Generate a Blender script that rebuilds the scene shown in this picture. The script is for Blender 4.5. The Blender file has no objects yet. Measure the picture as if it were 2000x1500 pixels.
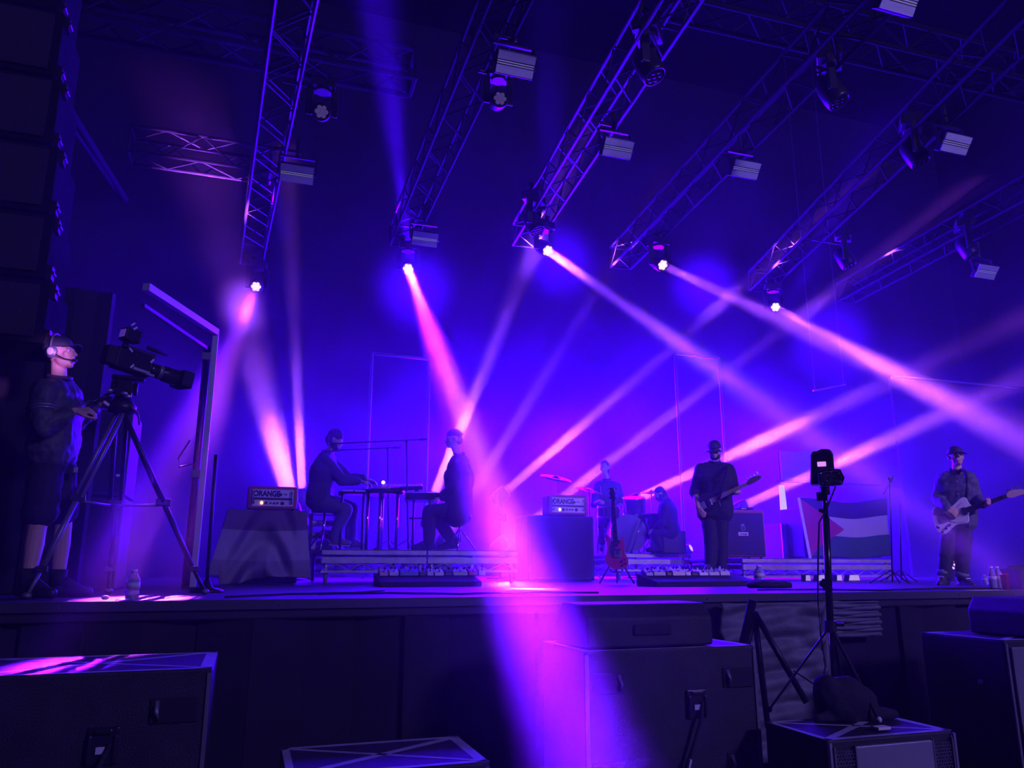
import bpy, bmesh, math, random
from mathutils import Vector, Matrix, Euler
random.seed(4)
S = bpy.context.scene
COL = S.collection
V = Vector
rad = math.radians

# ------------------------------------------------------------------ camera
F = 1510.0
YAW, PIT, ZC = rad(18.5), rad(13.3), 1.7
cd = bpy.data.cameras.new('camera')
cam = bpy.data.objects.new('camera', cd)
COL.objects.link(cam)
cam.location = (0, 0, ZC)
cam.rotation_euler = (math.pi / 2 + PIT, 0, -YAW)
cd.sensor_width = 36
cd.lens = F / 2000 * 36
cd.clip_start = 0.05
S.camera = cam
RM = cam.rotation_euler.to_matrix()
EYE = V((0, 0, ZC))
def ray(x, y): return RM @ V(((x - 1000) / F, (750 - y) / F, -1))
def atY(x, y, Y): d = ray(x, y); return EYE + d * (Y / d.y)
def atZ(x, y, Z): d = ray(x, y); return EYE + d * ((Z - ZC) / d.z)
def atD(x, y, D): return EYE + ray(x, y) * D

# ------------------------------------------------------------------ exposure, world
S.view_settings.view_transform = 'Standard'
S.view_settings.look = 'None'
S.view_settings.exposure = 0.0
S.view_settings.gamma = 1
S.view_settings.use_curve_mapping = False
w = bpy.data.worlds.new('night')
S.world = w
w.use_nodes = True
w.node_tree.nodes['Background'].inputs[0].default_value = (0.02, 0.0, 0.25, 1)
w.node_tree.nodes['Background'].inputs[1].default_value = 0.02
try:
    S.cycles.volume_max_steps = 96
    S.cycles.use_light_tree = False
    S.cycles.max_bounces = 5
    S.cycles.diffuse_bounces = 2
    S.cycles.glossy_bounces = 2
    S.cycles.transmission_bounces = 4
    S.cycles.transparent_max_bounces = 6
    S.cycles.caustics_reflective = False
    S.cycles.caustics_refractive = False
except Exception:
    pass

# ------------------------------------------------------------------ lights
PINK = (0.42, 0.070, 1.0)
MAUVE = (0.115, 0.003, 1.0)
HOT = (0.62, 0.26, 1.0)
BLUE = (0.045, 0.0, 1.0)
SZ = 1.5          # stage floor
def aim(o, a, b):
    o.location = a
    o.rotation_euler = (b - a).to_track_quat('-Z', 'Y').to_euler()
def disc_light(a, b, col, power, r=0.08, spread=3.0):
    l = bpy.data.lights.new('beam_light', 'AREA')
    l.shape = 'DISK'; l.size = 2 * r; l.color = col; l.energy = power; l.spread = rad(spread)
    o = bpy.data.objects.new('beam_light', l); COL.objects.link(o)
    aim(o, a + (b - a).normalized() * 0.03, b)
    return o
def area(a, b, col, power, sx, sy, spread=180):
    l = bpy.data.lights.new('wash_light', 'AREA')
    l.shape = 'RECTANGLE'; l.size = sx; l.size_y = sy; l.color = col; l.energy = power; l.spread = rad(spread)
    o = bpy.data.objects.new('wash_light', l); COL.objects.link(o); aim(o, a, b); return o
def spot(a, b, col, power, ang, blend=0.6, r=0.08):
    l = bpy.data.lights.new('spot_light', 'SPOT')
    l.color = col; l.energy = power; l.spot_size = rad(ang); l.spot_blend = blend; l.shadow_soft_size = r
    o = bpy.data.objects.new('spot_light', l); COL.objects.link(o); aim(o, a, b); return o

# the moving heads: lens, aim point, colour, power, lens radius, spread, kind
YB = 13.2
HZ = 6.72
HEADS = [
    # hung from the roof
    (atZ(500, 560, HZ), atZ(112, 1300, 1.25), MAUVE, 26, .085, 1.9, 'hung'),
    (atZ(797, 525, HZ), atD(1150, 1500, 2.4), MAUVE, 330, .075, 1.85, 'hung'),
    (atZ(1070, 490, HZ), atD(1640, 890, 8.0), (0.18, 0.01, 1.0), 120, .075, 2.2, 'hung'),
    (atZ(1295, 518, HZ), atD(1700, 707, 9.0), PINK, 100, .07, 3.4, 'hung'),
    (atZ(1515, 600, HZ), atD(2050, 895, 6.5), PINK, 110, .065, 2.2, 'hung'),
    # on stands upstage
    (atY(590, 957, YB), atY(578, 690, 13.4), PINK, 110, .07, 5.0, 'stand'),
    (atY(570, 985, 12.5), atY(506, 740, 12.4), PINK, 330, .12, 15.0, 'stand'),
    (atY(848, 965, YB), atY(975, 650, 12.4), PINK, 220, .085, 5.0, 'stand'),
    (atY(874, 1045, 12.45), atY(1060, 740, 12.4), PINK, 60, .09, 3.5, 'stand'),
    (atY(989, 958, YB), atY(1300, 690, 12.2), PINK, 150, .08, 3.2, 'stand'),
    (atY(990, 1055, 12.86), atY(1290, 825, 12.2), PINK, 120, .08, 2.6, 'stand'),
    (atY(1250, 972, YB), atY(1640, 790, 11.4), PINK, 250, .085, 4.6, 'stand'),
    (atY(1350, 1070, YB), atY(1500, 1000, 12), MAUVE, 8, .07, 4.0, 'stand'),
    (atY(1458, 985, YB), atY(1730, 860, 11.8), PINK, 260, .09, 5.5, 'stand'),
]
for a, b, c, p, r, sp, kd in HEADS:
    disc_light(a, b, c, p, r, sp)
# second discs added at four lamps to whiten the beams near the lens
for i, t, p, sp in ((1, atZ(1036, 1150, 1.5), 15, 4.2), (2, atD(1640, 890, 8.0), 20, 5), (5, None, 14, 7), (7, None, 20, 7)):
    disc_light(HEADS[i][0], t or HEADS[i][1], HOT, p, .055, sp)
disc_light(HEADS[10][0], atD(1030, 1120, 5.0), (0.17, 0.03, 1.0), 50, .07, 24)  # wide flood added at the lower centre lamp to light the haze before it
# blue shafts thrown up and forward from the back truss
disc_light(atY(803, 500, 13.4), atY(735, -60, 8.6), BLUE, 520, .13, 9)
disc_light(atY(1078, 450, 13.4), atY(1068, 60, 9.0), BLUE, 70, .14, 9)
disc_light(atY(560, 470, 13.4), atY(430, 0, 9.4), BLUE, 60, .14, 12)
disc_light(atY(1560, 560, 13.4), atY(1720, 240, 9.4), BLUE, 90, .14, 12)
# unseen blue area lights added along the back to make the haze glow
for x, p in ((2.1, 650), (5.3, 6300), (8.6, 6300), (12.2, 3200)):
    area(V((x, 15.9, 4.3)), V((x - .6, 5.0, 4.0)), BLUE, p, 3.8, 4.6)
# house light from the far side of the field
area(V((9.5, -9, 8.5)), V((6, 8, 2.5)), (0.30, 0.21, 1.0), 1150, 2.0, 1.0)
spot(atD(340, 590, 4.0), atD(130, 682, 5.15), (0.50, 0.17, 1.0), 480, 8.5, 0.7, 0.06)  # unseen violet spot added in mid-air to light the operator's face
disc_light(HEADS[0][0], atZ(268, 1169, 1.5), (0.50, 0.05, 1.0), 20, .06, 4.0)  # extra beam added at the leftmost lamp for the pool on the stage edge
spot(V((13.5, -7, 8)), V((7.6, 7.5, 2.4)), (0.5, 0.24, 1.0), 5200, 26, 0.9, 0.2)
spot(atY(1861, 1101, 8.7), atY(1700, 900, 8.4), (0.13, 0.01, 1), 30, 75, 0.8, 0.03)

# ------------------------------------------------------------------ materials
MAT = {}
def mat(name, col, rough=0.6, metal=0.0, emit=None, estr=0.0, bump=0.0, bscale=40.0, var=0.0, vscale=6.0, spec=0.5, trans=0.0):
    if name in MAT: return MAT[name]
    m = bpy.data.materials.new(name); m.use_nodes = True
    nt = m.node_tree; b = nt.nodes['Principled BSDF']
    b.inputs['Base Color'].default_value = (*col, 1)
    b.inputs['Roughness'].default_value = rough
    b.inputs['Metallic'].default_value = metal
    b.inputs['Specular IOR Level'].default_value = spec
    if trans:
        b.inputs['Transmission Weight'].default_value = trans; b.inputs['IOR'].default_value = 1.25
    if emit:
        b.inputs['Emission Color'].default_value = (*emit, 1); b.inputs['Emission Strength'].default_value = estr
    if bump or var:
        tc = nt.nodes.new('ShaderNodeTexCoord')
        if bump:
            n = nt.nodes.new('ShaderNodeTexNoise'); n.inputs['Scale'].default_value = bscale; n.inputs['Detail'].default_value = 4
            bp = nt.nodes.new('ShaderNodeBump'); bp.inputs['Strength'].default_value = bump; bp.inputs['Distance'].default_value = 0.01
            nt.links.new(tc.outputs['Object'], n.inputs['Vector']); nt.links.new(n.outputs[0], bp.inputs['Height']); nt.links.new(bp.outputs[0], b.inputs['Normal'])
        if var:
            n2 = nt.nodes.new('ShaderNodeTexNoise'); n2.inputs['Scale'].default_value = vscale; n2.inputs['Detail'].default_value = 5
            rp = nt.nodes.new('ShaderNodeValToRGB')
            rp.color_ramp.elements[0].position = 0.3; rp.color_ramp.elements[1].position = 0.75
            rp.color_ramp.elements[0].color = (*[c * (1 - var) for c in col], 1)
            rp.color_ramp.elements[1].color = (*[min(1, c * (1 + var)) for c in col], 1)
            nt.links.new(tc.outputs['Object'], n2.inputs['Vector']); nt.links.new(n2.outputs[0], rp.inputs[0]); nt.links.new(rp.outputs[0], b.inputs['Base Color'])
    MAT[name] = m
    return m
BLK = mat('black_paint', (.018, .018, .022), .45, bump=.15, bscale=120)
BLKM = mat('black_matte', (.012, .012, .014), .8)
BLKG = mat('black_gloss', (.02, .02, .024), .22)
TEX = mat('textured_black_cabinet', (.022, .021, .025), .55, bump=.4, bscale=160, var=.4, vscale=5)
ALU = mat('aluminium', (.62, .62, .66), .34, .85)
STEEL = mat('chrome_steel', (.75, .75, .78), .16, 1.0)
GREYM = mat('grey_metal', (.22, .22, .25), .45, .5)
BLKS = mat('stand_black', (.02, .02, .022), .4)
TAPE = mat('grey_tape', (.42, .41, .47), .6, var=.15, vscale=9)
PALE = mat('pale_plastic', (.68, .67, .72), .5)
WHITE = mat('white_plastic', (.8, .8, .82), .45)
SKIN = mat('skin', (.58, .36, .27), .5, bump=.1, bscale=90)
EYEW = mat('eye_white', (.75, .73, .72), .25)
CLOTHB = mat('black_cloth', (.016, .016, .02), .85, bump=.3, bscale=60)
CLOTHN = mat('navy_cloth', (.045, .045, .075), .8, bump=.3, bscale=60)
DRAPE = mat('black_drape', (.014, .013, .018), .9, bump=.5, bscale=8)
LENS = mat('glowing_lens', (.8, .6, .9), .2, emit=(1.0, .50, .95), estr=1.7)
LENSD = mat('dim_lens', (.5, .4, .7), .2, emit=(.9, .5, 1.0), estr=.9)

# ------------------------------------------------------------------ mesh helpers
_T = {}
def _unit(kind, *k):
    key = (kind,) + k
    if key in _T: return _T[key]
    if kind == 'cube':
        v = [V((x, y, z)) for x in (-.5, .5) for y in (-.5, .5) for z in (-.5, .5)]
        f = [(0, 1, 3, 2), (4, 6, 7, 5), (0, 4, 5, 1), (2, 3, 7, 6), (0, 2, 6, 4), (1, 5, 7, 3)]
    elif kind == 'ball':
        u, w_ = k; v = [V((0, 0, 1))]; f = []
        for j in range(1, w_):
            t = math.pi * j / w_
            v += [V((math.sin(t) * math.cos(2 * math.pi * i / u), math.sin(t) * math.sin(2 * math.pi * i / u), math.cos(t))) for i in range(u)]
        v.append(V((0, 0, -1))); n = len(v) - 1
        for i in range(u):
            i2 = (i + 1) % u
            f.append((0, 1 + i, 1 + i2)); f.append((n, n - u + i2, n - u + i))
            for j in range(w_ - 2): f.append((1 + j * u + i, 1 + (j + 1) * u + i, 1 + (j + 1) * u + i2, 1 + j * u + i2))
    _T[key] = (v, f); return _T[key]
class MB:
    def __init__(s): s.v = []; s.f = []
    def _add(s, vs, fs, m=None):
        n = len(s.v); s.v += [m @ p for p in vs] if m is not None else vs
        s.f += [tuple(i + n for i in q) for q in fs]; return s
    def box(s, c, size, rot=None, m=None):
        mm = Matrix.Translation(c) @ (rot.to_4x4() if rot is not None else Matrix()) @ Matrix.Diagonal((*size, 1))
        return s._add(*_unit('cube'), m @ mm if m is not None else mm)
    def bar(s, a, b, wx, wz=None, up=V((0, 0, 1))):
        a, b = V(a), V(b); d = b - a; L = d.length; d.normalize()
        x = d.cross(up)
        if x.length < 1e-4: x = d.cross(V((1, 0, 0)))
        x.normalize(); z = x.cross(d)
        rot = Matrix((x, d, z)).transposed()
        return s.box((a + b) / 2, (wx, L, wz or wx), rot)
    def tube(s, a, b, r, r2=None, seg=10, m=None):
        a, b = V(a), V(b); d = b - a
        if d.length < 1e-6: return s
        r2 = r if r2 is None else r2; d.normalize()
        x = d.orthogonal().normalized(); y = d.cross(x)
        o = [x * math.cos(2 * math.pi * k / seg) + y * math.sin(2 * math.pi * k / seg) for k in range(seg)]
        vs = [a + q * r for q in o] + [b + q * r2 for q in o]
        fs = [(k, (k + 1) % seg, seg + (k + 1) % seg, seg + k) for k in range(seg)] + [tuple(range(seg))[::-1], tuple(range(seg, 2 * seg))]
        return s._add(vs, fs, m)
    def path(s, pts, r, seg=8):
        pts = [V(p) for p in pts]; vs = []; fs = []
        for i, p in enumerate(pts):
            t = (pts[min(i + 1, len(pts) - 1)] - pts[max(i - 1, 0)]).normalized()
            x = t.cross(V((0, 0, 1)))
            if x.length < 1e-3: x = t.cross(V((1, 0, 0)))
            x.normalize(); y = x.cross(t)
            vs += [p + (x * math.cos(k * 2 * math.pi / seg) + y * math.sin(k * 2 * math.pi / seg)) * r for k in range(seg)]
        for i in range(len(pts) - 1):
            for k in range(seg): fs.append((i * seg + k, i * seg + (k + 1) % seg, (i + 1) * seg + (k + 1) % seg, (i + 1) * seg + k))
        n = len(vs); fs += [tuple(range(seg))[::-1], tuple(range(n - seg, n))]
        return s._add(vs, fs)
    def ell(s, c, r, rot=None, m=None, u=16, v=10):
        if not hasattr(r, '__len__'): r = (r, r, r)
        mm = Matrix.Translation(c) @ (rot.to_4x4() if rot is not None else Matrix()) @ Matrix.Diagonal((*r, 1))
        return s._add(*_unit('ball', u, v), m @ mm if m is not None else mm)
    def cap(s, a, b, ra, rb=None, m=None):
        rb = ra if rb is None else rb
        s.ell(a, ra, m=m, u=14, v=8); s.ell(b, rb, m=m, u=14, v=8)
        return s.tube(a, b, ra, rb, 14, m=m)
    def lathe(s, prof, m=None, seg=24):
        vs = []; rings = []; fs = []
        for r, z in prof:
            n = len(vs)
            if r < 1e-5: vs.append(V((0, 0, z))); rings.append([n])
            else:
                vs += [V((r * math.cos(k * 2 * math.pi / seg), r * math.sin(k * 2 * math.pi / seg), z)) for k in range(seg)]; rings.append(list(range(n, n + seg)))
        for A, B in zip(rings, rings[1:]):
            for k in range(seg):
                k2 = (k + 1) % seg
                if len(A) == 1 and len(B) == 1: continue
                if len(A) == 1: fs.append((A[0], B[k2], B[k]))
                elif len(B) == 1: fs.append((A[k], A[k2], B[0]))
                else: fs.append((A[k], A[k2], B[k2], B[k]))
        for R, fl in ((rings[0], True), (rings[-1], False)):
            if len(R) > 1: fs.append(tuple(R[::-1] if fl else R))
        return s._add(vs, fs, m)
    def prism(s, pts, th, m=None):
        """2D outline in local XZ, thickness along local Y (centred)."""
        n = len(pts)
        vs = [V((x, -th / 2, z)) for x, z in pts] + [V((x, th / 2, z)) for x, z in pts]
        fs = [tuple(range(n)), tuple(range(n, 2 * n))[::-1]] + [(k, n + k, n + (k + 1) % n, (k + 1) % n) for k in range(n)]
        return s._add(vs, fs, m)
    def poly(s, pts, th, nrm):
        nrm = V(nrm).normalized() * th; n = len(pts)
        vs = [V(p) for p in pts] + [V(p) + nrm for p in pts]
        return s._add(vs, [tuple(range(n))[::-1], tuple(range(n, 2 * n))] + [(k, (k + 1) % n, n + (k + 1) % n, n + k) for k in range(n)])
    def grid(s, fn, nu, nv, th=0):
        vs = [fn(i / nu, j / nv) for i in range(nu + 1) for j in range(nv + 1)]; w_ = nv + 1
        return s._add(vs, [(i * w_ + j, (i + 1) * w_ + j, (i + 1) * w_ + j + 1, i * w_ + j + 1) for i in range(nu) for j in range(nv)])
    def build(s, name, m, parent=None, smooth=False, bevel=0, world=False, solid=0, remesh=0, disp=0, dscale=.25, sm_it=4, shift=None):
        me = bpy.data.meshes.new(name)
        me.from_pydata([p - V(shift) for p in s.v] if shift is not None else s.v, [], s.f)
        bm = bmesh.new(); bm.from_mesh(me); bmesh.ops.recalc_face_normals(bm, faces=bm.faces); bm.to_mesh(me); bm.free()
        me.materials.append(m)
        if smooth or remesh:
            for p in me.polygons: p.use_smooth = True
        o = bpy.data.objects.new(name, me); COL.objects.link(o)
        if parent is not None:
            o.parent = parent
            if world: o.matrix_parent_inverse = parent.matrix_basis.inverted()
        if solid:
            md = o.modifiers.new('thickness', 'SOLIDIFY'); md.thickness = solid
        if remesh:
            md = o.modifiers.new('skin', 'REMESH'); md.mode = 'VOXEL'; md.voxel_size = remesh; md.use_smooth_shade = True
            md = o.modifiers.new('smooth', 'SMOOTH'); md.factor = .5; md.iterations = sm_it
        if disp:
            t = bpy.data.textures.get('folds%g' % dscale) or bpy.data.textures.new('folds%g' % dscale, 'CLOUDS')
            t.noise_scale = dscale
            md = o.modifiers.new('folds', 'DISPLACE'); md.texture = t; md.strength = disp; md.mid_level = .5
        if bevel:
            md = o.modifiers.new('edge', 'BEVEL'); md.width = bevel; md.segments = 2; md.limit_method = 'ANGLE'
        return o
def tag(o, label, cat, group=None, kind=None):
    o['label'] = label
    if cat: o['category'] = cat
    if group: o['group'] = group
    if kind: o['kind'] = kind
    return o
def empty(name, loc, label, cat, group=None, rz=0):
    o = bpy.data.objects.new(name, None); COL.objects.link(o)
    o.location = loc; o.rotation_euler = (0, 0, rz); o.empty_display_size = .2
    return tag(o, label, cat, group)
def struct(mb, name, m, **k):
    o = mb.build(name, m, **k); o['kind'] = 'structure'; return o
def copy_tree(o, parent=None):
    c = o.copy(); COL.objects.link(c)
    if parent is not None: c.parent = parent
    for ch in [x for x in o.children]: copy_tree(ch, c)
    return c
def text_mesh(name, body, size, m, parent, mtx, extrude=.001, bold=0.0):
    cu = bpy.data.curves.new(name, 'FONT'); cu.body = body; cu.size = size; cu.extrude = extrude; cu.offset = bold
    cu.align_x = 'CENTER'; cu.align_y = 'CENTER'
    t = bpy.data.objects.new(name + '_curve', cu); COL.objects.link(t)
    dg = bpy.context.evaluated_depsgraph_get()
    me = bpy.data.meshes.new_from_object(t.evaluated_get(dg))
    bpy.data.objects.remove(t); bpy.data.curves.remove(cu)
    me.name = name; me.materials.clear(); me.materials.append(m)
    o = bpy.data.objects.new(name, me); COL.objects.link(o)
    o.parent = parent; o.matrix_basis = mtx
    return o
def face_cam(px): return -(YAW + math.atan((px - 1000) / F))
class Frame:
    """A camera-facing local frame standing at a point; L(px,py,dy) is the local point seen at that pixel, dy metres beyond it."""
    def __init__(s, origin, px):
        s.o = V(origin); s.rz = face_cam(px); s.m = Matrix.Translation(s.o) @ Matrix.Rotation(s.rz, 4, 'Z'); s.i = s.m.inverted()
    def L(s, px, py, dy=0.0):
        e = s.i @ EYE; d = (s.i.to_3x3() @ ray(px, py))
        return e + d * ((dy - e.y) / d.y)
def onstage(px, py, Z=SZ): return atZ(px, py, Z)
def on_floor_at(px, D, Z=SZ):
    p = atD(px, 1107, D); return V((p.x, p.y, Z))

# ================================================================== the setting
EYD = 5.3          # front edge of the stage
g = MB().box((4, 9, -.05), (34, 30, .1)); struct(g, 'floor', mat('dark_ground', (.03, .03, .034), .8, bump=.4, bscale=12, var=.3))
FLOORM = mat('stage_floor_black', (.03, .028, .034), .5, bump=.12, bscale=30, var=.35, vscale=2.5)
g = MB().box((4.5, (EYD + 17) / 2, SZ - .06), (19, 17 - EYD, .12)); struct(g, 'stage_floor', FLOORM, bevel=.01)
g = MB()
for k in range(60):
    x0 = -5 + k * 19 / 60
    g.box((x0 + .158, EYD + .06 + .02 * math.sin(k * 1.9), .69), (.33, .05, 1.38), Euler((0, 0, .25 * math.sin(k * 2.4))).to_matrix())
struct(g, 'trim_1', DRAPE)
g = MB().box((4.5, EYD - .012, SZ - .03), (19, .024, .06))
for k in range(24): g.ell((-3.5 + k * .62, EYD - .026, SZ - .035), .007, u=8, v=6)
struct(g, 'trim_2', mat('stage_edge_metal', (.13, .13, .15), .35, .6), bevel=.004)
g = MB().box((4.5, 16.6, 7.4), (30, .1, 15)); ROOFM = mat('roof_steel', (.014, .014, .018), .75, .0, spec=.06)
struct(g, 'wall_back', mat('backdrop', (.012, .012, .016), .95, bump=.3, bscale=3))
g = MB().box((-9.5, 6.5, 7.4), (.1, 22, 15)); struct(g, 'wall_left', DRAPE)
g = MB().box((19.5, 6.5, 7.4), (.1, 22, 15)); struct(g, 'wall_right', DRAPE)
g = MB().box((5, 10.4, 14.9), (30, 13, .1)); struct(g, 'ceiling', mat('roof_canopy', (.006, .006, .007), .95, spec=.1))

# ================================================================== roof steel
def truss(name, a, b, w, label, cat='truss', group='lighting trusses running up the roof', r=.024, up=V((0, 0, 1)), m=None, h=None):
    a, b = V(a), V(b); d = (b - a); L = d.length; d.normalize(); x = d.cross(up).normalized() * (w / 2); z = up * ((h or w) / 2)
    g = MB()
    cs = [x + z, x - z, -x - z, -x + z]
    for c in cs: g.tube(a + c, b + c, r, seg=8)
    n = max(2, int(round(L / (w * 1.15))))
    for i in range(n + 1):
        p = a + d * (L * i / n)
        if i in (0, n):
            for k in range(4): g.tube(p + cs[k], p + cs[(k + 1) % 4], r * .8, seg=6)
        if i < n:
            q = a + d * (L * (i + 1) / n)
            for k in range(4):
                c1, c2 = cs[k], cs[(k + 1) % 4]
                if i % 2: c1, c2 = c2, c1
                g.tube(p + c1, q + c2, r * .5, seg=6)
    o = g.build(name, m or ROOFM, world=False, shift=a, smooth=False); o.location = a
    return tag(o, label, cat, group)
TZ = 7.5
TR = [((.20, 4.4), (-.34, 14.7), 'leftmost truss, ending above the single cluster lamp, lit violet along one chord'),
      ((2.10, 4.4), (2.22, 12.9), 'dim truss carrying the large pale panel and round lamp in the upper middle'),
      ((3.62, 4.0), (4.30, 12.2), 'truss above the lamp nearest the picture centre, a long violet chord'),
      ((5.66, 4.4), (6.42, 12.6), 'truss dropping to the lamp right of centre, a pale panel midway'),
      ((7.45, 4.6), (9.72, 12.8), 'truss with dark hanging lamps, ending over the long pink diagonal beam'),
      ((11.2, 6.6), (11.95, 12.8), 'rightmost truss entering from the right edge of the picture')]
for i, (a, b, lb) in enumerate(TR): truss('roof_truss', (*a, TZ), (*b, TZ), .40, lb, m=mat('lit_roof_steel', (.055, .055, .065), .5, .3) if i in (0, 2) else None)  # roof steel lightened on two trusses, their light put into the colour
a, b = atZ(261, 308, 7.9), atZ(560, 350, 7.9)
truss('roof_truss', (a.x, 11.9, 7.95), (-.1, 11.9, 7.95), .42, 'short pale box truss with an open square end at upper left', r=.026)
truss('roof_truss', (-3.3, 10.6, 9.2), (1.9, 10.55, 9.2), .5, 'heavy roof girder high at upper left beside the loudspeaker column', group='roof girders', r=.05)
truss('roof_truss', (4.7, 7.6, 9.05), (12, 7.45, 9.05), .45, 'faint roof girder crossing the top right corner', group='roof girders', r=.035)
g = MB().tube(atY(120, 190, 9.4), atY(245, 390, 12.5), .05).tube(atY(130, 235, 9.4), atY(235, 385, 12.5), .03)
a = atY(120, 190, 9.4); o = g.build('roof_strut', ROOFM, shift=a); o.location = a; tag(o, 'faint slanting strut between the loudspeaker column and the short truss', 'strut')

# ------------------------------------------------------------------ moving heads
def reach_bar(g, x, y, z):
    """a side pipe out to the nearest truss for lamps hung beside it"""
    best = None
    for (xa, ya), (xb, yb), lb in TR:
        if ya <= y <= yb:
            xx = xa + (xb - xa) * (y - ya) / (yb - ya)
            if best is None or abs(xx - x) < abs(best - x): best = xx
    if best is not None and abs(best - x) > .17:
        g.tube((x - .05 * (1 if best > x else -1), y, z), (best, y, z), .024)
HEADM = mat('fixture_black', (.02, .02, .024), .35)
def moving_head(pos, aim_at, hung, label, lens=LENS, sc=1.0, group='moving head lamps', name='moving_head'):
    d = (V(aim_at) - V(pos)).normalized()
    c = V(pos) - d * .13 * sc                        # pivot of the head
    up = 1 if hung else -1
    ax = d.cross(V((0, 0, 1))); ax = V((1, 0, 0)) if ax.length < .05 else ax.normalized()
    base = c + V((0, 0, up * .34 * sc))
    root = empty(name, base, label, 'stage light', group)
    rb = Matrix((ax, V((0, 0, 1)).cross(ax), V((0, 0, 1)))).transposed()
    g = MB().box(base + V((0, 0, up * .05 * sc)), (.32 * sc, .24 * sc, .12 * sc), rb)
    g.tube(base, base + V((0, 0, -up * .04 * sc)), .10 * sc, seg=16)
    if hung:
        for s in (-1, 1):
            g.tube(base + ax * s * .09 * sc + V((0, 0, .10 * sc)), base + ax * s * .09 * sc + V((0, 0, max(.2 * sc, 7.34 - base.z))), .02 * sc)
            g.tube(base + ax * s * .09 * sc + V((-.03, 0, max(.22 * sc, 7.34 - base.z))), base + ax * s * .09 * sc + V((.03, 0, max(.22 * sc, 7.34 - base.z))), .04 * sc)
    if hung: reach_bar(g, base.x, base.y, 7.33)
    g.build('base', HEADM, root, world=True, bevel=.012)
    g = MB()
    for s in (-1, 1): g.bar(base + ax * s * .16 * sc, c + ax * s * .16 * sc - V((0, 0, up * .05 * sc)), .035 * sc, .09 * sc)
    g.bar(base + ax * -.17 * sc, base + ax * .17 * sc, .05 * sc, .05 * sc)
    g.build('yoke', HEADM, root, world=True, bevel=.01)
    q = d.to_track_quat('Z', 'Y').to_matrix().to_4x4(); mm = Matrix.Translation(c) @ q
    hd = MB().lathe([(0, -.20 * sc), (.07 * sc, -.19 * sc), (.105 * sc, -.15 * sc), (.12 * sc, -.06 * sc), (.125 * sc, .06 * sc), (.118 * sc, .10 * sc), (.112 * sc, .13 * sc), (.098 * sc, .13 * sc), (.098 * sc, .112 * sc), (0, .112 * sc)], mm, 28).build('head', HEADM, root, smooth=True, world=True)
    g = MB()
    for k in range(7):
        a = k * math.pi / 3
        p = V((0, 0, .122 * sc)) if k == 6 else V((math.cos(a) * .058 * sc, math.sin(a) * .058 * sc, .122 * sc))
        g.ell(p, (.031 * sc, .031 * sc, .014 * sc), m=mm, u=12, v=8)
    o = g.build('lens', lens, hd, smooth=True, world=False)
    o.parent = hd
    o['label'] = 'cluster of round lens cells'
    return root, base
HL = ['leftmost hung lamp, seven pink cells showing, beam falling to the left',
      'hung lamp with white-hot beam falling steeply toward the crowd',
      'hung lamp with white-hot beam slanting down to the right, highest of the lit row',
      'hung lamp with thin pink beam, between the white-hot one and the long diagonal',
      'hung lamp with pink cells starting the long diagonal beam at right',
      'lamp behind the seated keyboard player, narrow beam straight up',
      'lamp behind the pale-fronted amplifier, wide beam leaning to the left',
      'lamp behind the perched musician, bright beam leaning to the right',
      'lower lamp behind the perched musician, faint beam behind the shoulder',
      'upper of the two lamps stacked at stage centre, long pink beam to the right',
      'lower of the two lamps stacked at stage centre, beam cut by the black cabinet',
      'lamp behind the drum kit, beam rising past the bass player',
      'small low lamp on the riser edge beside the bass player',
      'lamp behind the bass cabinet, beam ending in a soft cloud']
for i, (a, b, c, p, r, sp, kd) in enumerate(HEADS):
    root, base = moving_head(a, b, kd == 'hung', HL[i], LENS if i != 12 else LENSD, .8 if i == 12 else 1.0)
    if kd == 'stand' and i != 10:
        st = empty('lighting_stand', (base.x, base.y, SZ), 'black pipe stand under the ' + HL[i].split(',')[0], 'stand', 'pipe stands at the back of the stage')
        MB().tube(base + V((0, 0, -.10)), V((base.x, base.y, SZ + .03)), .03).build('pole', BLKS, st, world=True, smooth=True)
        MB().lathe([(.26, 0), (.26, .02), (.22, .03), (0, .03)], Matrix.Translation((base.x, base.y, SZ))).build('base_plate', BLKS, st, world=True)
LED = mat('led_glint', (.05, .05, .08), .2, emit=(.4, .25, 1), estr=.12)  # cells of unlit lamps, their glint put in as faint emission
def tilt(p, x, y, z): return V(p) + V((x, y, z))
p = atZ(977, 192, 6.95); moving_head(p, EYE + V((1.5, -2, 2)), True, 'unlit round lamp with dotted cells below the large pale panel', LED, .85)
p = atZ(628, 218, 6.95); moving_head(p, EYE + V((0, -2, 0)), True, 'dim round lamp with dotted face on the leftmost truss', LED, .9)
for (x, y), lb in (((1640, 200), 'large dark lamp hanging nose down in the upper right'), ((1800, 318), 'dark lamp hanging left of the small pale panel at far right'), ((1050, 452), 'dark lamp body just above the highest lit lamp'), ((1280, 150), 'dark lamp clustered on the truss at top centre right'), ((1660, 520), 'dark lamp on the truss behind the blue haze at right'), ((1900, 500), 'dark lamp beside the lowest pale panel at right')):
    p = atZ(x, y, 6.9); moving_head(p, p + V((.35, -.3, -1)), True, lb, BLKG, 1.15)

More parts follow.
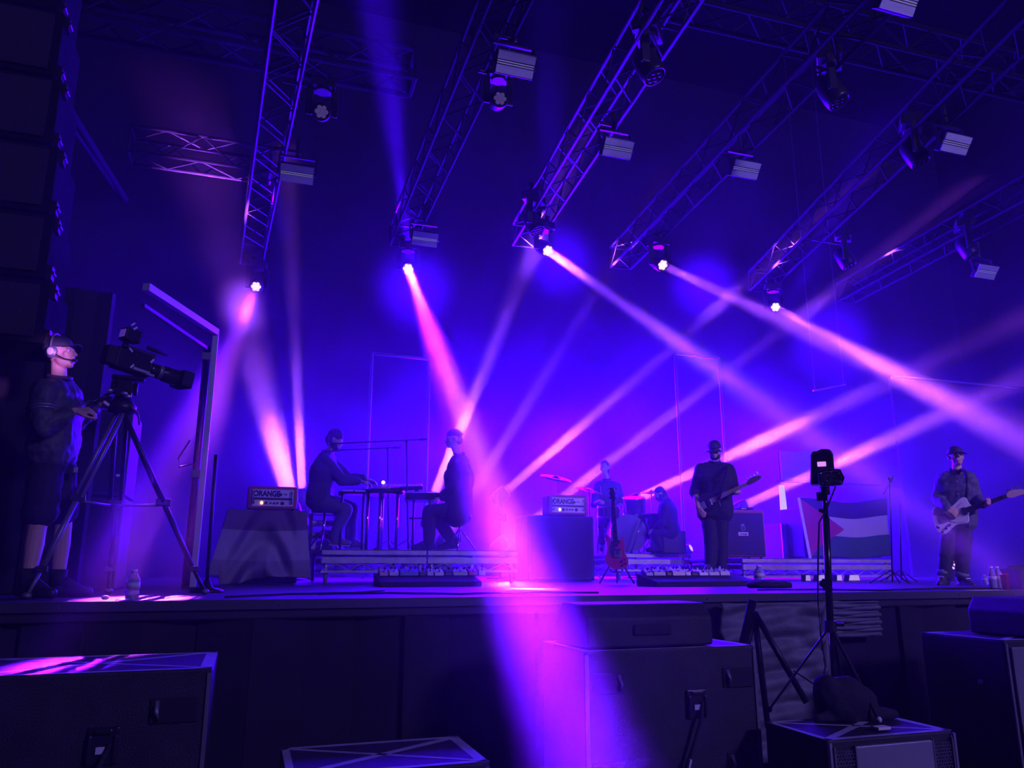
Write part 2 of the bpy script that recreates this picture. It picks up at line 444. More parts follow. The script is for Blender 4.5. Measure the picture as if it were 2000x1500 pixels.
# ------------------------------------------------------------------ strobe panels
STRM = mat('strobe_reflector', (.86, .86, .92), .4)
SPOTS = [((1007, 126), .42, 'largest pale strobe panel, two bright lines, near top centre'),
         ((580, 340), .44, 'pale strobe panel on the leftmost truss below the dotted lamp'),
         ((1207, 290), .40, 'dim violet strobe panel right of the top centre'),
         ((1457, 331), .40, 'grey strobe panel on the truss right of centre'),
         ((1867, 281), .42, 'grey strobe panel high at the right side'),
         ((1927, 531), .46, 'lowest grey strobe panel, at the right edge'),
         ((830, 467), .42, 'faint strobe panel almost lost in blue haze above the white-hot lamp'),
         ((1757, 0), .40, 'strobe panel cut by the top edge of the picture')]
def strobe(pp, wd, lb):
    p = atZ(pp[0], pp[1], 6.95)
    root = empty('strobe_light', p, lb, 'stage light', 'strobe panels under the trusses')
    rot = Euler((rad(38), 0, 0)).to_matrix(); R4 = Matrix.Translation(p) @ rot.to_4x4()
    h = wd * .56
    MB().box((0, .05, 0), (wd * 1.04, .09, h * 1.06), m=R4).build('housing', HEADM, root, world=True, bevel=.008)
    g = MB()
    for s in (-1, 1): g.box((0, -.004, s * h * .30), (wd, .02, h * .36), m=R4)
    g.build('reflector', STRM, root, world=True)
    g = MB()
    for s in (-1, 1): g.box((0, -.006, s * h * .05), (wd * .98, .02, h * .05), m=R4)
    o = g.build('strobe_tube', mat('strobe_tube', (.9, .9, .95), .25, emit=(.6, .55, 1), estr=.10), root, world=True)  # tubes are off; the light they reflect is added as faint emission
    g = MB()
    for s in (-1, 1): g.bar(p + V((s * wd * .56, .03, 0)), p + V((s * wd * .56, .10, .30)), .02, .04)
    g.bar(p + V((-wd * .57, .10, .30)), p + V((wd * .57, .10, .30)), .03, .03); g.tube(p + V((0, .1, .3)), p + V((0, .1, .62)), .03)
    reach_bar(g, p.x, p.y + .1, 7.34)
    g.build('bracket', HEADM, root, world=True)
for s in SPOTS: strobe(*s)

# ------------------------------------------------------------------ loudspeaker column on the left
YA = 5.95
ysp = [-130, 8, 140, 274, 410, 540, 668]
arr = mat('array_cabinet', (.012, .012, .015), .95, bump=.3, bscale=150, var=.25, vscale=4, spec=.02)
for k in range(6):
    zt, zb = atY(60, ysp[k], YA).z, atY(60, ysp[k + 1], YA).z
    xr = atY([126, 120, 113, 108, 98, 92][k], (ysp[k] + ysp[k + 1]) / 2, YA).x
    nm = ['top', 'second', 'third', 'fourth', 'fifth', 'bottom'][k]
    root = empty('line_array_speaker', (xr - .6, YA + .25, zb), nm + ' loudspeaker cabinet of the dark column at the left edge', 'loudspeaker', 'hung loudspeaker column')
    H = zt - zb - .018
    MB().box((xr - .62, YA + .3, zb + H / 2), (1.24, .6, H)).build('cabinet', arr, root, world=True, bevel=.012)
    g = MB().box((xr - .62, YA - .012, zb + H / 2), (1.12, .02, H - .08)); g.build('grille', mat('grille_black', (.024, .024, .028), .7, bump=.8, bscale=240), root, world=True)
    for zz in (zb + .06, zb + H - .06):
        MB().box((xr + .012, YA + .08, zz), (.03, .08, .1)).tube((xr + .03, YA + .04, zz), (xr + .03, YA + .12, zz), .012).build('rigging_plate', BLKS, root, world=True)
g = MB()
for k in range(26):
    g.box((-4.7 + k * .135, 7.1 + .03 * math.sin(k * 2.1), 2.75), (.15, .06, 2.5), Euler((0, 0, .3 * math.sin(k * 2.7))).to_matrix())
o = g.build('side_drape', DRAPE, shift=(-2.9, 7.1, SZ)); o.location = (-2.9, 7.1, SZ); tag(o, 'black drape behind the camera operator at the left edge', 'drape')

# ================================================================== bass bins before the stage
def tape_top(root, x0, x1, y0, y1, z, wide=.035, diag=True, edges='fblr'):
    T = .0012
    def strip(a, b, w):
        a, b = V(a), V(b); MB().bar(a, b, w, T).build('tape', TAPE, root, world=True)
    m = wide / 2 + .004
    if 'f' in edges: strip((x0, y0 + m, z + T / 2), (x1, y0 + m, z + T / 2), wide)
    if 'b' in edges: strip((x0, y1 - m, z + T / 2), (x1, y1 - m, z + T / 2), wide)
    if 'l' in edges: strip((x0 + m, y0, z + T / 2), (x0 + m, y1, z + T / 2), wide)
    if 'r' in edges: strip((x1 - m * 1.4, y0, z + T / 2), (x1 - m * 1.4, y1, z + T / 2), wide * 1.5)
    if diag:
        strip((x0 + .03, y0 + .03, z + T), (x1 - .03, y1 - .03, z + T), wide * 1.2)
        strip((x0 + .03, y1 - .03, z + T), (x1 - .03, y0 + .03, z + T), wide * .8)
def subwoofer(x0, x1, y0, y1, z, label, edges='fblr', diag=True, rear=True, latch=None, hx=(.12, .88)):
    root = empty('subwoofer', ((x0 + x1) / 2, (y0 + y1) / 2, 0), label, 'loudspeaker', 'black bass bins in front of the stage')
    MB().box(((x0 + x1) / 2, (y0 + y1) / 2, z / 2), (x1 - x0, y1 - y0, z)).build('cabinet', TEX, root, world=True, bevel=.012)
    tape_top(root, x0, x1, y0, y1, z, edges=edges, diag=diag)
    for sx in (x0, x1):
        s = -1 if sx == x0 else 1
        MB().box((sx - s * .012, y0 - .003, z / 2), (.018, .012, z - .04)).build('corner_strip', GREYM, root, world=True)
    if rear:
        for zz in (z - .17, z - .62):
            for f in hx:
                xx = x0 + (x1 - x0) * f
                h = MB().box((xx, y0 - .004, zz), (.20, .012, .11)).build('handle', BLKM, root, world=True, bevel=.03)
                MB().path([(xx - .07, y0 - .008, zz - .04), (xx - .072, y0 - .03, zz), (xx - .07, y0 - .008, zz + .04)] if f > .5 else [(xx + .07, y0 - .008, zz - .04), (xx + .072, y0 - .03, zz), (xx + .07, y0 - .008, zz + .04)], .012).build('handle_bar', GREYM, h, smooth=True)
        lx = x0 + (x1 - x0) * (latch if latch else .5)
        g = MB().box((lx, y0 - .006, z - .30), (.12, .02, .15)).box((lx, y0 - .02, z - .24), (.07, .02, .02)).box((lx - .05, y0 - .018, z - .31), (.015, .02, .11)).box((lx + .05, y0 - .018, z - .31), (.015, .02, .11))
        g.build('connector_panel', BLKG, root, world=True, bevel=.004)
        MB().box((lx, y0 - .022, z - .315), (.045, .008, .028)).build('connector_label', PALE, root, world=True)
        MB().path([(lx + .03, y0 - .02, z - .29), (lx, y0 - .05, z - .38), (lx - .06, y0 - .045, z - .52), (lx - .10, y0 - .03, z - .62), (lx - .1, y0 - .03, .02)], .011).build('cable', BLKM, root, world=True, smooth=True)
        MB().bar((lx - .085, y0 - .055, z - .57), (lx - .115, y0 - .05, z - .665), .032, .012).build('cable_tag', PALE, root, world=True)
    return root
subwoofer(-1.16, -.11, 3.97, 4.70, 1.25, 'bass bin at left foreground with a pink pool of light on its taped top', latch=.60, hx=(.10, .86))
subwoofer(.22, 1.10, 3.60, 4.17, .85, 'low bass bin at the bottom centre, only its cross-taped top showing')
subwoofer(1.78, 2.87, 4.08, 4.72, 1.25, 'bass bin right of the violet beam with a black wedge on top', latch=.62, diag=False)
r = subwoofer(4.54, 5.66, 3.85, 4.50, 1.25, 'tall bass bin at the right edge with a pale front strip', rear=False, edges='fbl', diag=True)
fr = mat('grey_front', (.20, .20, .23), .45, bump=.1, bscale=90, var=.2, vscale=4)
MB().box((5.10, 3.835, .62), (1.06, .02, 1.18)).build('front_panel', fr, r, world=True, bevel=.006)
for zz in (1.07, .66, .28):
    for xx in (4.74, 5.46): MB().box((xx, 3.826, zz), (.13, .02, .22)).build('port', BLKM, r, world=True, bevel=.05)
MB().box((4.533, 4.05, .98), (.008, .035, .025)).build('side_label', PALE, r, world=True)
# the low bin that carries the tripod
x0, x1, y0, y1, z = 2.83, 3.64, 3.47, 3.98, .85
r = subwoofer(x0, x1, y0, y1, z, 'low bass bin with metal front and grilles, carrying the tripod stand', rear=False)
MB().box(((x0 + x1) / 2, y0 - .008, z / 2 - .01), (x1 - x0 - .3, .02, z - .05)).build('front_panel', mat('satin_panel', (.34, .34, .38), .42, .3, bump=.05, bscale=30, var=.15, vscale=3), r, world=True, bevel=.006)
PERF = mat('perforated_metal', (.26, .26, .30), .4, .5)
for xx in (x0 + .09, x1 - .09):
    g = MB(); n = 0
    for i in range(7):
        for j in range(22):
            px, pz = xx - .055 + i * .0175 + (.008 if j % 2 else 0), z - .06 - j * .0165
            g.tube((px - .0085, y0 - .012, pz - .005), (px - .0085, y0 - .012, pz + .005), .0022, seg=4)
            g.tube((px - .0085, y0 - .012, pz + .005), (px, y0 - .012, pz + .0095), .0022, seg=4)
            g.tube((px - .0085, y0 - .012, pz - .005), (px, y0 - .012, pz - .0095), .0022, seg=4)
    g.build('grille', PERF, r, world=True)
    g = MB()
    for s in (-1, 1): g.box((xx + s * .065, y0 - .012, z / 2), (.008, .018, z - .06))
    g.build('grille_frame', GREYM, r, world=True)
for xx in (x0 + .004, x1 - .004):
    MB().box((xx, y0 - .008, z / 2), (.014, .02, z - .02)).build('corner_rail', ALU, r, world=True)
# wedge and small box on the bins
root = empty('monitor_wedge', (2.23, 4.42, 1.25), 'black wedge loudspeaker lying on the bass bin right of the violet beam', 'loudspeaker')
MB().prism([(-.28, 0), (.28, 0), (.28, .06), (.10, .235), (-.20, .235), (-.28, .16)], .80, Matrix.Translation((2.23, 4.42, 1.256)) @ Matrix.Rotation(math.pi / 2, 4, 'Z')).build('cabinet', TEX, root, world=True, bevel=.012)
MB().box((2.23, 4.135, 1.35), (.24, .02, .06)).build('handle', BLKM, root, world=True, bevel=.01)
root = empty('monitor_speaker', (5.2, 4.05, 1.25), 'small black loudspeaker on top of the tall bass bin at right', 'loudspeaker')
MB().prism([(-.42, 0), (.42, 0), (.42, .24), (-.36, .24), (-.42, .16)], .48, Matrix.Translation((5.22, 4.08, 1.256))).build('cabinet', TEX, root, world=True, bevel=.012)
MB().box((5.24, 3.828, 1.376), (.72, .02, .20)).build('front_panel', fr, root, world=True)
MB().box((4.97, 3.812, 1.40), (.035, .012, .05)).build('connector_plate', PALE, root, world=True)
# grey cloth on the stage front
a, b = atY(1405, 1172, EYD - .05), atY(1712, 1166, EYD - .05)
def cl(u, v):
    x = a.x + (b.x - a.x) * u
    low = .30 if u < .62 else 1.16
    zt = SZ - .07
    return V((x, EYD - .05 - .02 * math.sin(v * 31 + 4 * math.sin(u * 5)) - .012 * math.sin(u * 9 + v * 60), zt + (low - zt) * v))
o = MB().grid(cl, 60, 60).build('tarpaulin', mat('grey_tarpaulin', (.17, .17, .185), .6, bump=.3, bscale=25, var=.3, vscale=5), smooth=True, solid=.01, shift=a); o.location = a
tag(o, 'wrinkled grey tarpaulin hung on the stage front behind the tripod', 'tarpaulin')
# dark gear stored between bins and stage
o = MB().prism([(-.2, 0), (.2, 0), (.14, .62), (-.02, .7), (-.2, .6)], .4, Matrix.Rotation(.3, 4, 'Z')).build('gear_case', TEX, bevel=.02); o.location = (3.02, 4.95, 0)
o.location.z = 0; tag(o, 'dark upright case in the gap behind the tripod, beside the bin with the wedge', 'case')
o = MB().ell((0, 0, .11), (.17, .12, .13)).ell((.12, .03, .09), (.12, .1, .1)).ell((-.1, 0, .17), (.08, .08, .08)).cap((-.2, -.02, .03), (.3, -.05, .03), .03).build('gear_bag', CLOTHB, remesh=.012, disp=.03, dscale=.1); o.location = (3.28, 3.86, .85)
tag(o, 'black soft bag lying between the tripod feet', 'bag')
o = MB().box((0, 0, .007), (.085, .05, .014)).build('paper_card', mat('cream_card', (.85, .80, .60), .6)); o.location = atZ(1721, 1424, .86); o.rotation_euler = (0, 0, .05)
tag(o, 'small cream card lying on the bin beside a tripod foot', 'card')

# ------------------------------------------------------------------ tripod with remote camera
D0 = 4.25
base = atZ(1634, 1398, .855); base.z = .855
fr_ = Frame(base, 1634); L = fr_.L
root = empty('tripod_stand', base, 'tall black tripod stand on the low bass bin with a boxy camera on top', 'stand', rz=fr_.rz)
MB().tube(L(1631, 1378), L(1622, 1215), .012).tube(L(1622, 1232), L(1613, 1010), .021).tube(L(1613, 1012), L(1611, 962), .015).build('pole', BLKG, root, smooth=True)
MB().tube(L(1631, 1380), L(1626, 1232), .005).build('centre_rod', STEEL, root, smooth=True)
MB().tube(L(1622, 1235), L(1622, 1212), .034, seg=16).box(L(1633, 1220), (.09, .03, .02)).build('collar', BLKS, root)
for (fx, fy, dd) in ((1503, 1392, -.02), (1716, 1400, -.12), (1655, 1383, .26)):
    p = L(fx, fy, dd); p.z = .014
    lg = MB().bar(L(1622, 1222) + V((0, dd * .12, 0)), p, .022, .012).build('leg', BLKS, root)
    MB().ell(p, .017).build('foot', PALE if fx == 1716 else BLKS, lg)
for a_, b_ in (((1550, 1310), (1626, 1360)), ((1676, 1318), (1630, 1362))):
    MB().bar(L(*a_, -.03), L(*b_, 0), .016, .008).build('brace', BLKS, root)
MB().ell(L(1628, 1365), .025).box(L(1634, 1362), (.04, .03, .02)).build('clamp', GREYM, root)
MB().tube(L(1611, 1000), L(1600, 996), .012).build('knob', BLKS, root)
MB().box(L(1615, 1142), (.05, .05, .07)).ell(L(1606, 1140), .02).build('height_clamp', BLKS, root)
# cable down the pole
pts = [L(1632, 950, -.03), L(1625, 968, -.05), L(1612, 1000, -.04), L(1600, 1020, -.03), L(1598, 1080, -.03), L(1597, 1170, -.03), L(1603, 1240, -.03), L(1612, 1300, -.03), L(1606, 1340, -.03)]
MB().path(pts, .005).build('cable', BLKM, root, smooth=True)
topz = L(1611, 960)
root = empty('remote_camera', fr_.m @ L(1611, 960), 'boxy black remote-controlled camera on top of the tripod stand', 'camera', rz=fr_.rz)
def Lc(px, py, dy=0): return L(px, py, dy) - topz
w_, h_ = (Lc(1645, 950) - Lc(1582, 950)).x, (Lc(1612, 880) - Lc(1612, 955)).z
hs = [Lc(1583, 948), Lc(1583, 893), Lc(1589, 883), Lc(1596, 885), Lc(1602, 880), Lc(1620, 880), Lc(1627, 887), Lc(1632, 948)]
MB().prism([(p.x, p.z) for p in hs], .16).build('housing', BLKG, root, bevel=.012)
c = Lc(1605.5, 909.5)
MB().box((c.x, -.083, c.z), (.05, .01, .029)).build('screen', mat('lit_screen', (.3, .1, .5), .3, emit=(.85, .32, 1), estr=.9), root, bevel=.003)
c = Lc(1622, 938)
g = MB().box((c.x, -.10, c.z), (.135, .06, .085)); g.build('control_box', mat('worn_grey_metal', (.09, .09, .12), .4, .4, var=.6, vscale=22, bump=.5, bscale=40), root, bevel=.015)
g = MB()
for dx, dz in ((-.05, .03), (-.045, -.03), (.0, .0), (.03, -.02), (.05, .025), (.01, .035), (-.02, -.015)): g.ell((c.x + dx, -.132, c.z + dz), .006, u=8, v=6)
g.build('screw_knob', STEEL, root, smooth=True)
MB().path([(c.x + .062, -.10, c.z - .03), (c.x + .075, -.135, c.z), (c.x + .06, -.135, c.z + .045), (c.x, -.137, c.z + .05), (c.x - .06, -.135, c.z + .04)], .007).build('cable', BLKM, root, smooth=True)
MB().tube((0, 0, -.02), (0, 0, .03), .03).box((-.02, 0, -.03), (.06, .05, .05)).build('mount', BLKS, root)
# second dark stand in the gap
base = on_floor_at(1475, 5.05, 0); f2 = Frame(base, 1475); L2 = f2.L
root = empty('lighting_stand', base, 'second black stand in the gap, its crossing legs showing before the grey tarpaulin', 'stand', rz=f2.rz)
MB().tube(L2(1448, 1275), L2(1470, 1172), .028).build('pole', BLKM, root, smooth=True)
for q_ in ((1575, 1372, .0), (1500, 1420, .1), (1432, 1400, .1)):
    p = L2(*q_)
    MB().tube(L2(1473, 1195), p, .019).build('leg', BLKS, root, smooth=True)
MB().tube(L2(1448, 1275), L2(1450, 1560), .04).build('lower_pole', BLKS, root, smooth=True)

# ================================================================== gear on the stage
def zat(px, py, D): return atD(px, py, D).z
RISM = mat('riser_aluminium', (.50, .49, .54), .42, .35, var=.2, vscale=8)
def riser(x0, x1, y0, y1, zt, label):
    root = empty('stage_riser', ((x0 + x1) / 2, (y0 + y1) / 2, SZ), label, 'platform', 'low stage risers')
    MB().box(((x0 + x1) / 2, (y0 + y1) / 2, zt - .02), (x1 - x0, y1 - y0, .04)).build('deck', FLOORM, root, world=True, bevel=.004)
    for yy in (y0, y1):
        g = MB().box(((x0 + x1) / 2, yy, zt - .035), (x1 - x0, .02, .05)).box(((x0 + x1) / 2, yy, zt - .125), (x1 - x0, .03, .07)).box(((x0 + x1) / 2, yy, zt - .255), (x1 - x0, .03, .028))
        n = max(4, int((x1 - x0) / .17)); n += n % 2
        for i in range(n):
            xa, xb = x0 + (x1 - x0) * i / n, x0 + (x1 - x0) * (i + 1) / n
            za, zb = (zt - .16, zt - .245) if i % 2 else (zt - .245, zt - .16)
            g.tube((xa, yy, za), (xb, yy, zb), .008, seg=6)
        g.build('side_truss', RISM, root, world=True)
    for xx in (x0 + .06, x1 - .06):
        for yy in (y0 + .06, y1 - .06): MB().tube((xx, yy, SZ), (xx, yy, zt - .05), .025).build('leg', RISM, root, world=True, smooth=True)
    return root
RZ = 1.90
YK = 9.55
xk = [atY(px, 1090, YK).x for px in (628, 834, 1010)]
riser(xk[0], xk[1] - .01, YK, YK + 2.0, RZ, 'riser under the seated keyboard player, its lattice edge catching light')
riser(xk[1] + .01, xk[2], YK, YK + 2.0, RZ, 'riser under the perched musician, half lost in violet haze')
xd = [atY(px, 1090, 10.9).x for px in (1205, 1345)]
riser(xd[0], xd[1], 10.9, 12.9, RZ, 'drum riser right of the red guitar, bright lattice edge')
xb = [atY(px, 1100, 9.75).x for px in (1450, 1742)]
RB = atY(1600, 1091, 9.75).z
riser(xb[0], xb[1], 9.75, 11.3, RB, 'long riser under the flag and the bass cabinet')

# --- valve amplifier heads
TOLEX = mat('red_orange_vinyl', (.42, .10, .05), .55, bump=.2, bscale=150)
PANEL = mat('cream_panel', (.80, .76, .72), .45)
INK = mat('dark_ink', (.03, .02, .03), .5)
GLOW = mat('orange_pilot', (1, .5, .2), .3, emit=(1, .36, .12), estr=5)
def amp_head(loc, wd, label, rz=0.0, glow=GLOW):
    h = wd * .47; dp = wd * .42
    root = empty('amplifier_head', loc, label, 'amplifier', rz=rz)
    MB().box((0, 0, h / 2 + .012), (wd, dp, h)).build('cabinet', TOLEX, root, bevel=.03)
    yf = -dp / 2
    MB().box((.0, yf - .004, h * .53), (wd * .82, .014, h * .74)).build('front_panel', PANEL, root, bevel=.01)
    MB().box((.0, yf - .014, h * .49), (wd * .78, .01, h * .085)).build('dark_stripe', INK, root)
    rf = Matrix.Rotation(math.pi / 2, 4, 'X')
    text_mesh('lettering', 'ORANGE', wd * .128, INK, root, Matrix.Translation((-wd * .125, yf - .012, h * .70)) @ rf @ Matrix.Diagonal((1.0, 1.25, 1, 1)), bold=.004)
    g = MB().ell((wd * .15, yf - .012, h * .68), (wd * .035, .004, wd * .028)).prism([(wd * .11, h * .66), (wd * .19, h * .66), (wd * .15, h * .76)], .012, Matrix.Translation((0, yf - .012, 0))).path([(wd * .21, yf - .014, h * .70), (wd * .26, yf - .014, h * .70), (wd * .28, yf - .014, h * .66)], .005)
    g.build('pictogram', INK, root)
    for s in (-1, 1):
        MB().path([(s * wd * .375, yf - .012, h * .28), (s * wd * .375, yf - .05, h * .32), (s * wd * .375, yf - .05, h * .76), (s * wd * .375, yf - .012, h * .80)], .010).build('handle', GREYM, root, smooth=True)
    for k, (f, rr) in enumerate(((-.13, .034), (-.04, .020), (.03, .020), (.10, .020), (.20, .034))):
        MB().tube((wd * f, yf - .008, h * .31), (wd * f, yf - .035, h * .31), wd * rr, wd * rr * .8, 16).build('knob', INK, root, smooth=False)
    MB().ell((-wd * .215, yf - .014, h * .31), (wd * .026, .012, wd * .03)).build('pilot_lamp', glow, root, smooth=True)
    for sx in (-1, 1):
        for sy in (-1, 1): MB().tube((sx * wd * .42, sy * dp * .38, 0), (sx * wd * .42, sy * dp * .38, .016), .018).build('foot', BLKM, root)
    return root
# left: cabinet under a draped striped cloth, amplifier head on top
Yl = 9.55
pL, pR = atY(447, 1000, Yl), atY(597, 1000, Yl)
zc = atY(520, 996, Yl).z
cx, cw = (pL.x + pR.x) / 2, pR.x - pL.x
root = empty('speaker_cabinet', (cx, Yl + .36, SZ), 'speaker cabinet hidden under the draped cloth at left', 'speaker cabinet')
MB().box((cx, Yl + .36, (SZ + zc) / 2), (cw - .1, .58, zc - SZ - .02)).build('cabinet', TEX, root, world=True, bevel=.02)
def drape(u, v):
    # u across, v from the back edge over the top and down the front
    x = cx + (u - .5) * (cw + .02)
    if v < .25: return V((x, Yl + .66 - v / .25 * .62, zc + .004 + .004 * math.sin(u * 30)))
    t = (v - .25) / .75
    drop = (zc - SZ) * (.93 + .05 * math.sin(u * 5 + 1.0)) - (.10 * (1 - u) if u < .1 else 0)
    sag = math.sin(math.pi * min(1, max(0, (u - .12) / .76)))
    f = .10 * math.sin(9.5 * (t + .62 * sag) + .6) * (.35 + sag) * (.4 + .6 * t) + .03 * math.sin(u * 22 + 2 * t) * t
    x2 = x - (.16 * t * (1 - u) if u < .5 else 0) + .05 * t * math.sin(u * 7) + (.05 * t if u > .9 else 0)
    return V((x2, Yl - .06 - .10 * t - f, zc - .01 - drop * t))
ca = mat('striped_flag_cloth', (.2, .2, .25), .85, bump=.2, bscale=120)
nt = ca.node_tree; b_ = nt.nodes['Principled BSDF']
ge = nt.nodes.new('ShaderNodeTexCoord'); sp_ = nt.nodes.new('ShaderNodeSeparateXYZ'); rp = nt.nodes.new('ShaderNodeValToRGB'); mp = nt.nodes.new('ShaderNodeMapRange')
nt.links.new(ge.outputs['Object'], sp_.inputs[0]); wv = nt.nodes.new('ShaderNodeMath'); wv.operation = 'MULTIPLY_ADD'; cs_ = nt.nodes.new('ShaderNodeMath'); cs_.operation = 'ABSOLUTE'; nt.links.new(sp_.outputs['X'], cs_.inputs[0]); nt.links.new(cs_.outputs[0], wv.inputs[0]); wv.inputs[1].default_value = -.05; nt.links.new(sp_.outputs['Z'], wv.inputs[2]); nt.links.new(wv.outputs[0], mp.inputs[0]); mp.inputs[1].default_value = -(zc - SZ); mp.inputs[2].default_value = 0
rp.color_ramp.interpolation = 'CONSTANT'
for i, (p_, c_) in enumerate(((0, (.28, .24, .28)), (.30, (.36, .33, .36)), (.70, (.15, .11, .14)))):
    e = rp.color_ramp.elements[i] if i < 2 else rp.color_ramp.elements.new(p_)
    e.position = p_; e.color = (*c_, 1)
nt.links.new(mp.outputs[0], rp.inputs[0]); nt.links.new(rp.outputs[0], b_.inputs['Base Color'])
o = MB().grid(drape, 70, 60).build('draped_cloth', ca, smooth=True, solid=.008, shift=(cx, Yl, zc)); o.location = (cx, Yl, zc)
tag(o, 'banded cloth draped in folds over the cabinet under the left amplifier', 'cloth')
pA, pB = atY(480, 990, Yl + .1), atY(583, 990, Yl + .1)
amp_head(((pA.x + pB.x) / 2, Yl + .32, zc + .012), (pB.x - pA.x) * .97, 'pale-fronted amplifier head on the draped cabinet at left, pilot light glowing')
# centre: second head on a black cabinet
Yc = 11.2
q1, q2 = atY(1031, 1050, Yc), atY(1160, 1050, Yc); zq = atY(1095, 1007, Yc).z
root = empty('speaker_cabinet', ((q1.x + q2.x) / 2, Yc + .3, SZ), 'black cabinet at stage centre that cuts the lower lamp beam', 'speaker cabinet')
MB().box(((q1.x + q2.x) / 2, Yc + .3, (SZ + zq) / 2), (q2.x - q1.x, .6, zq - SZ)).build('cabinet', TEX, root, world=True, bevel=.02)
MB().box(((q1.x + q2.x) / 2, Yc - .004, (SZ + zq) / 2), (q2.x - q1.x - .1, .012, zq - SZ - .1)).build('grille', BLKM, root, world=True)
q3, q4 = atY(1074, 990, Yc), atY(1152, 990, Yc)
amp_head(((q3.x + q4.x) / 2, Yc + .22, zq), q4.x - q3.x, 'amplifier head at stage centre on the black cabinet, below the big cymbal', glow=mat('white_pilot', (1, .8, .6), .3, emit=(1, .62, .45), estr=4))
# bass cabinet
Yb = 9.95
b1, b2 = atY(1414, 1040, Yb), atY(1496, 1040, Yb); zt = atY(1455, 996, Yb).z
bw, bh = b2.x - b1.x, zt - RB
root = empty('speaker_cabinet', ((b1.x + b2.x) / 2, Yb + .26, RB), 'bass cabinet with red sides, round crest and small name plate', 'speaker cabinet', rz=rad(-9))
MB().box((0, .0, bh / 2 + .01), (bw, .52, bh - .02)).build('cabinet', TOLEX, root, bevel=.03)
MB().box((0, -.262, bh / 2), (bw - .07, .016, bh - .09)).build('grille', mat('woven_grille', (.035, .028, .032), .8, bump=.5, bscale=200), root, bevel=.004)
for s in (-1, 1): MB().box((s * bw / 2, 0, bh * .62), (.012, .14, .22)).build('side_handle', BLKM, root, bevel=.01)
MB().box((0, -.276, bh * .50), (.155, .012, .052)).build('name_plate', PANEL, root)
text_mesh('lettering', 'orange', .044, INK, root, Matrix.Translation((0, -.2835, bh * .50)) @ Matrix.Rotation(math.pi / 2, 4, 'X'), bold=.001)
g = MB()
pts = [(.036 * math.cos(k * math.pi / 8), .036 * math.sin(k * math.pi / 8)) for k in range(17)]
g.path([(x, -.276, bh * .50 + .085 + z) for x, z in pts], .006)
g.path([(-.018, -.276, bh * .5 + .065), (-.005, -.276, bh * .5 + .085), (.015, -.276, bh * .5 + .075), (.02, -.276, bh * .5 + .10), (-.012, -.276, bh * .5 + .105), (-.016, -.276, bh * .5 + .09)], .005)
g.prism([(-.03, .045), (.03, .045), (.02, .06), (.008, .05), (0, .064), (-.008, .05), (-.02, .06)], .01, Matrix.Translation((0, -.276, bh * .5 + .085)))
g.build('crest', mat('crest_grey', (.42, .42, .46), .5), root)
for sx in (-1, 1):
    for sy in (-1, 1): MB().tube((sx * bw * .4, sy * .2, -.0), (sx * bw * .4, sy * .2, .02), .02).build('foot', BLKM, root)
p_ = atY(1449, 990, Yb + .2)
root = empty('effects_unit', (p_.x, Yb + .2, zt), 'small box with tiny lights on top of the bass cabinet', 'effects unit')
MB().box((p_.x, Yb + .2, zt + .025), (.26, .2, .05)).build('case', BLKG, root, world=True, bevel=.004)
for k in (-1, 0, 1): MB().ell((p_.x + .03 * k - .04, Yb + .097, zt + .03), .006, u=8, v=6).build('indicator', LENSD, root, world=True)

# flight case, light tube and pale panel beside the flag
p0, p1 = atY(1529, 1070, 10.7), atY(1560, 1023, 10.7)
root = empty('flight_case', ((p0.x + p1.x) / 2, 10.95, RB), 'small blue-lit flight case beside the bass cabinet', 'case')
fh = p1.z - RB
MB().box(((p0.x + p1.x) / 2, 10.95, RB + fh / 2), (p1.x - p0.x, .5, fh)).build('case', mat('blue_lit_case', (.20, .20, .42), .5), root, world=True, bevel=.006)  # blue stage light is put into the case colour
g = MB()
for xx in (p0.x, p1.x):
    g.box((xx, 10.695, RB + fh / 2), (.02, .02, fh))
g.box(((p0.x + p1.x) / 2, 10.695, RB + fh - .01), (p1.x - p0.x, .02, .02)).box(((p0.x + p1.x) / 2, 10.695, RB + .01), (p1.x - p0.x, .02, .02))
g.build('metal_edging', ALU, root, world=True)
MB().box(((p0.x + p1.x) / 2, 10.69, RB + fh * .5), (.07, .02, .08)).build('latch', GREYM, root, world=True)
t0, t1 = atY(1533, 1021, 10.9), atY(1533, 948, 10.9)
root = empty('light_tube', t0, 'upright white light tube standing on the small flight case', 'light')
MB().prism([(-.062, .0), (.055, .0), (.030, t1.z - t0.z), (-.045, t1.z - t0.z)], .06, Matrix.Translation(t0)).build('diffuser', mat('white_tube', (.8, .8, .9), .4, emit=(.50, .44, 1.0), estr=.95), root, world=True, bevel=.01)
MB().box((t0.x, 10.95, t0.z + .2), (.06, .03, .5)).build('back_rail', BLKM, root, world=True)
n0, n1 = atY(1527, 937, 13.0), atY(1594, 885, 13.0)
o = MB().box(((n0.x + n1.x) / 2, 13.0, (n0.z + n1.z) / 2), (n1.x - n0.x, .04, n1.z - n0.z)).build('pale_board', mat('board_violet_grey', (.30, .30, .34), .6), shift=((n0.x + n1.x) / 2, 13.0, n0.z)); o.location = ((n0.x + n1.x) / 2, 13.0, n0.z)
tag(o, 'pale upright board behind the tripod camera', 'board')
o = MB().tube((n0.x - .1, 13.05, n0.z - .03), (n1.x + 2.4, 13.05, n0.z - .03), .02).tube((n0.x, 13.05, SZ), (n0.x, 13.05, n1.z), .02).tube((n1.x + 2.4, 13.05, SZ), (n1.x + 2.4, 13.05, n0.z), .02).build('pipe_frame', BLKS, smooth=True, shift=(n0.x, 13.05, SZ)); o.location = (n0.x, 13.05, SZ)
tag(o, 'thin dark pipe frame behind the flag', 'frame')

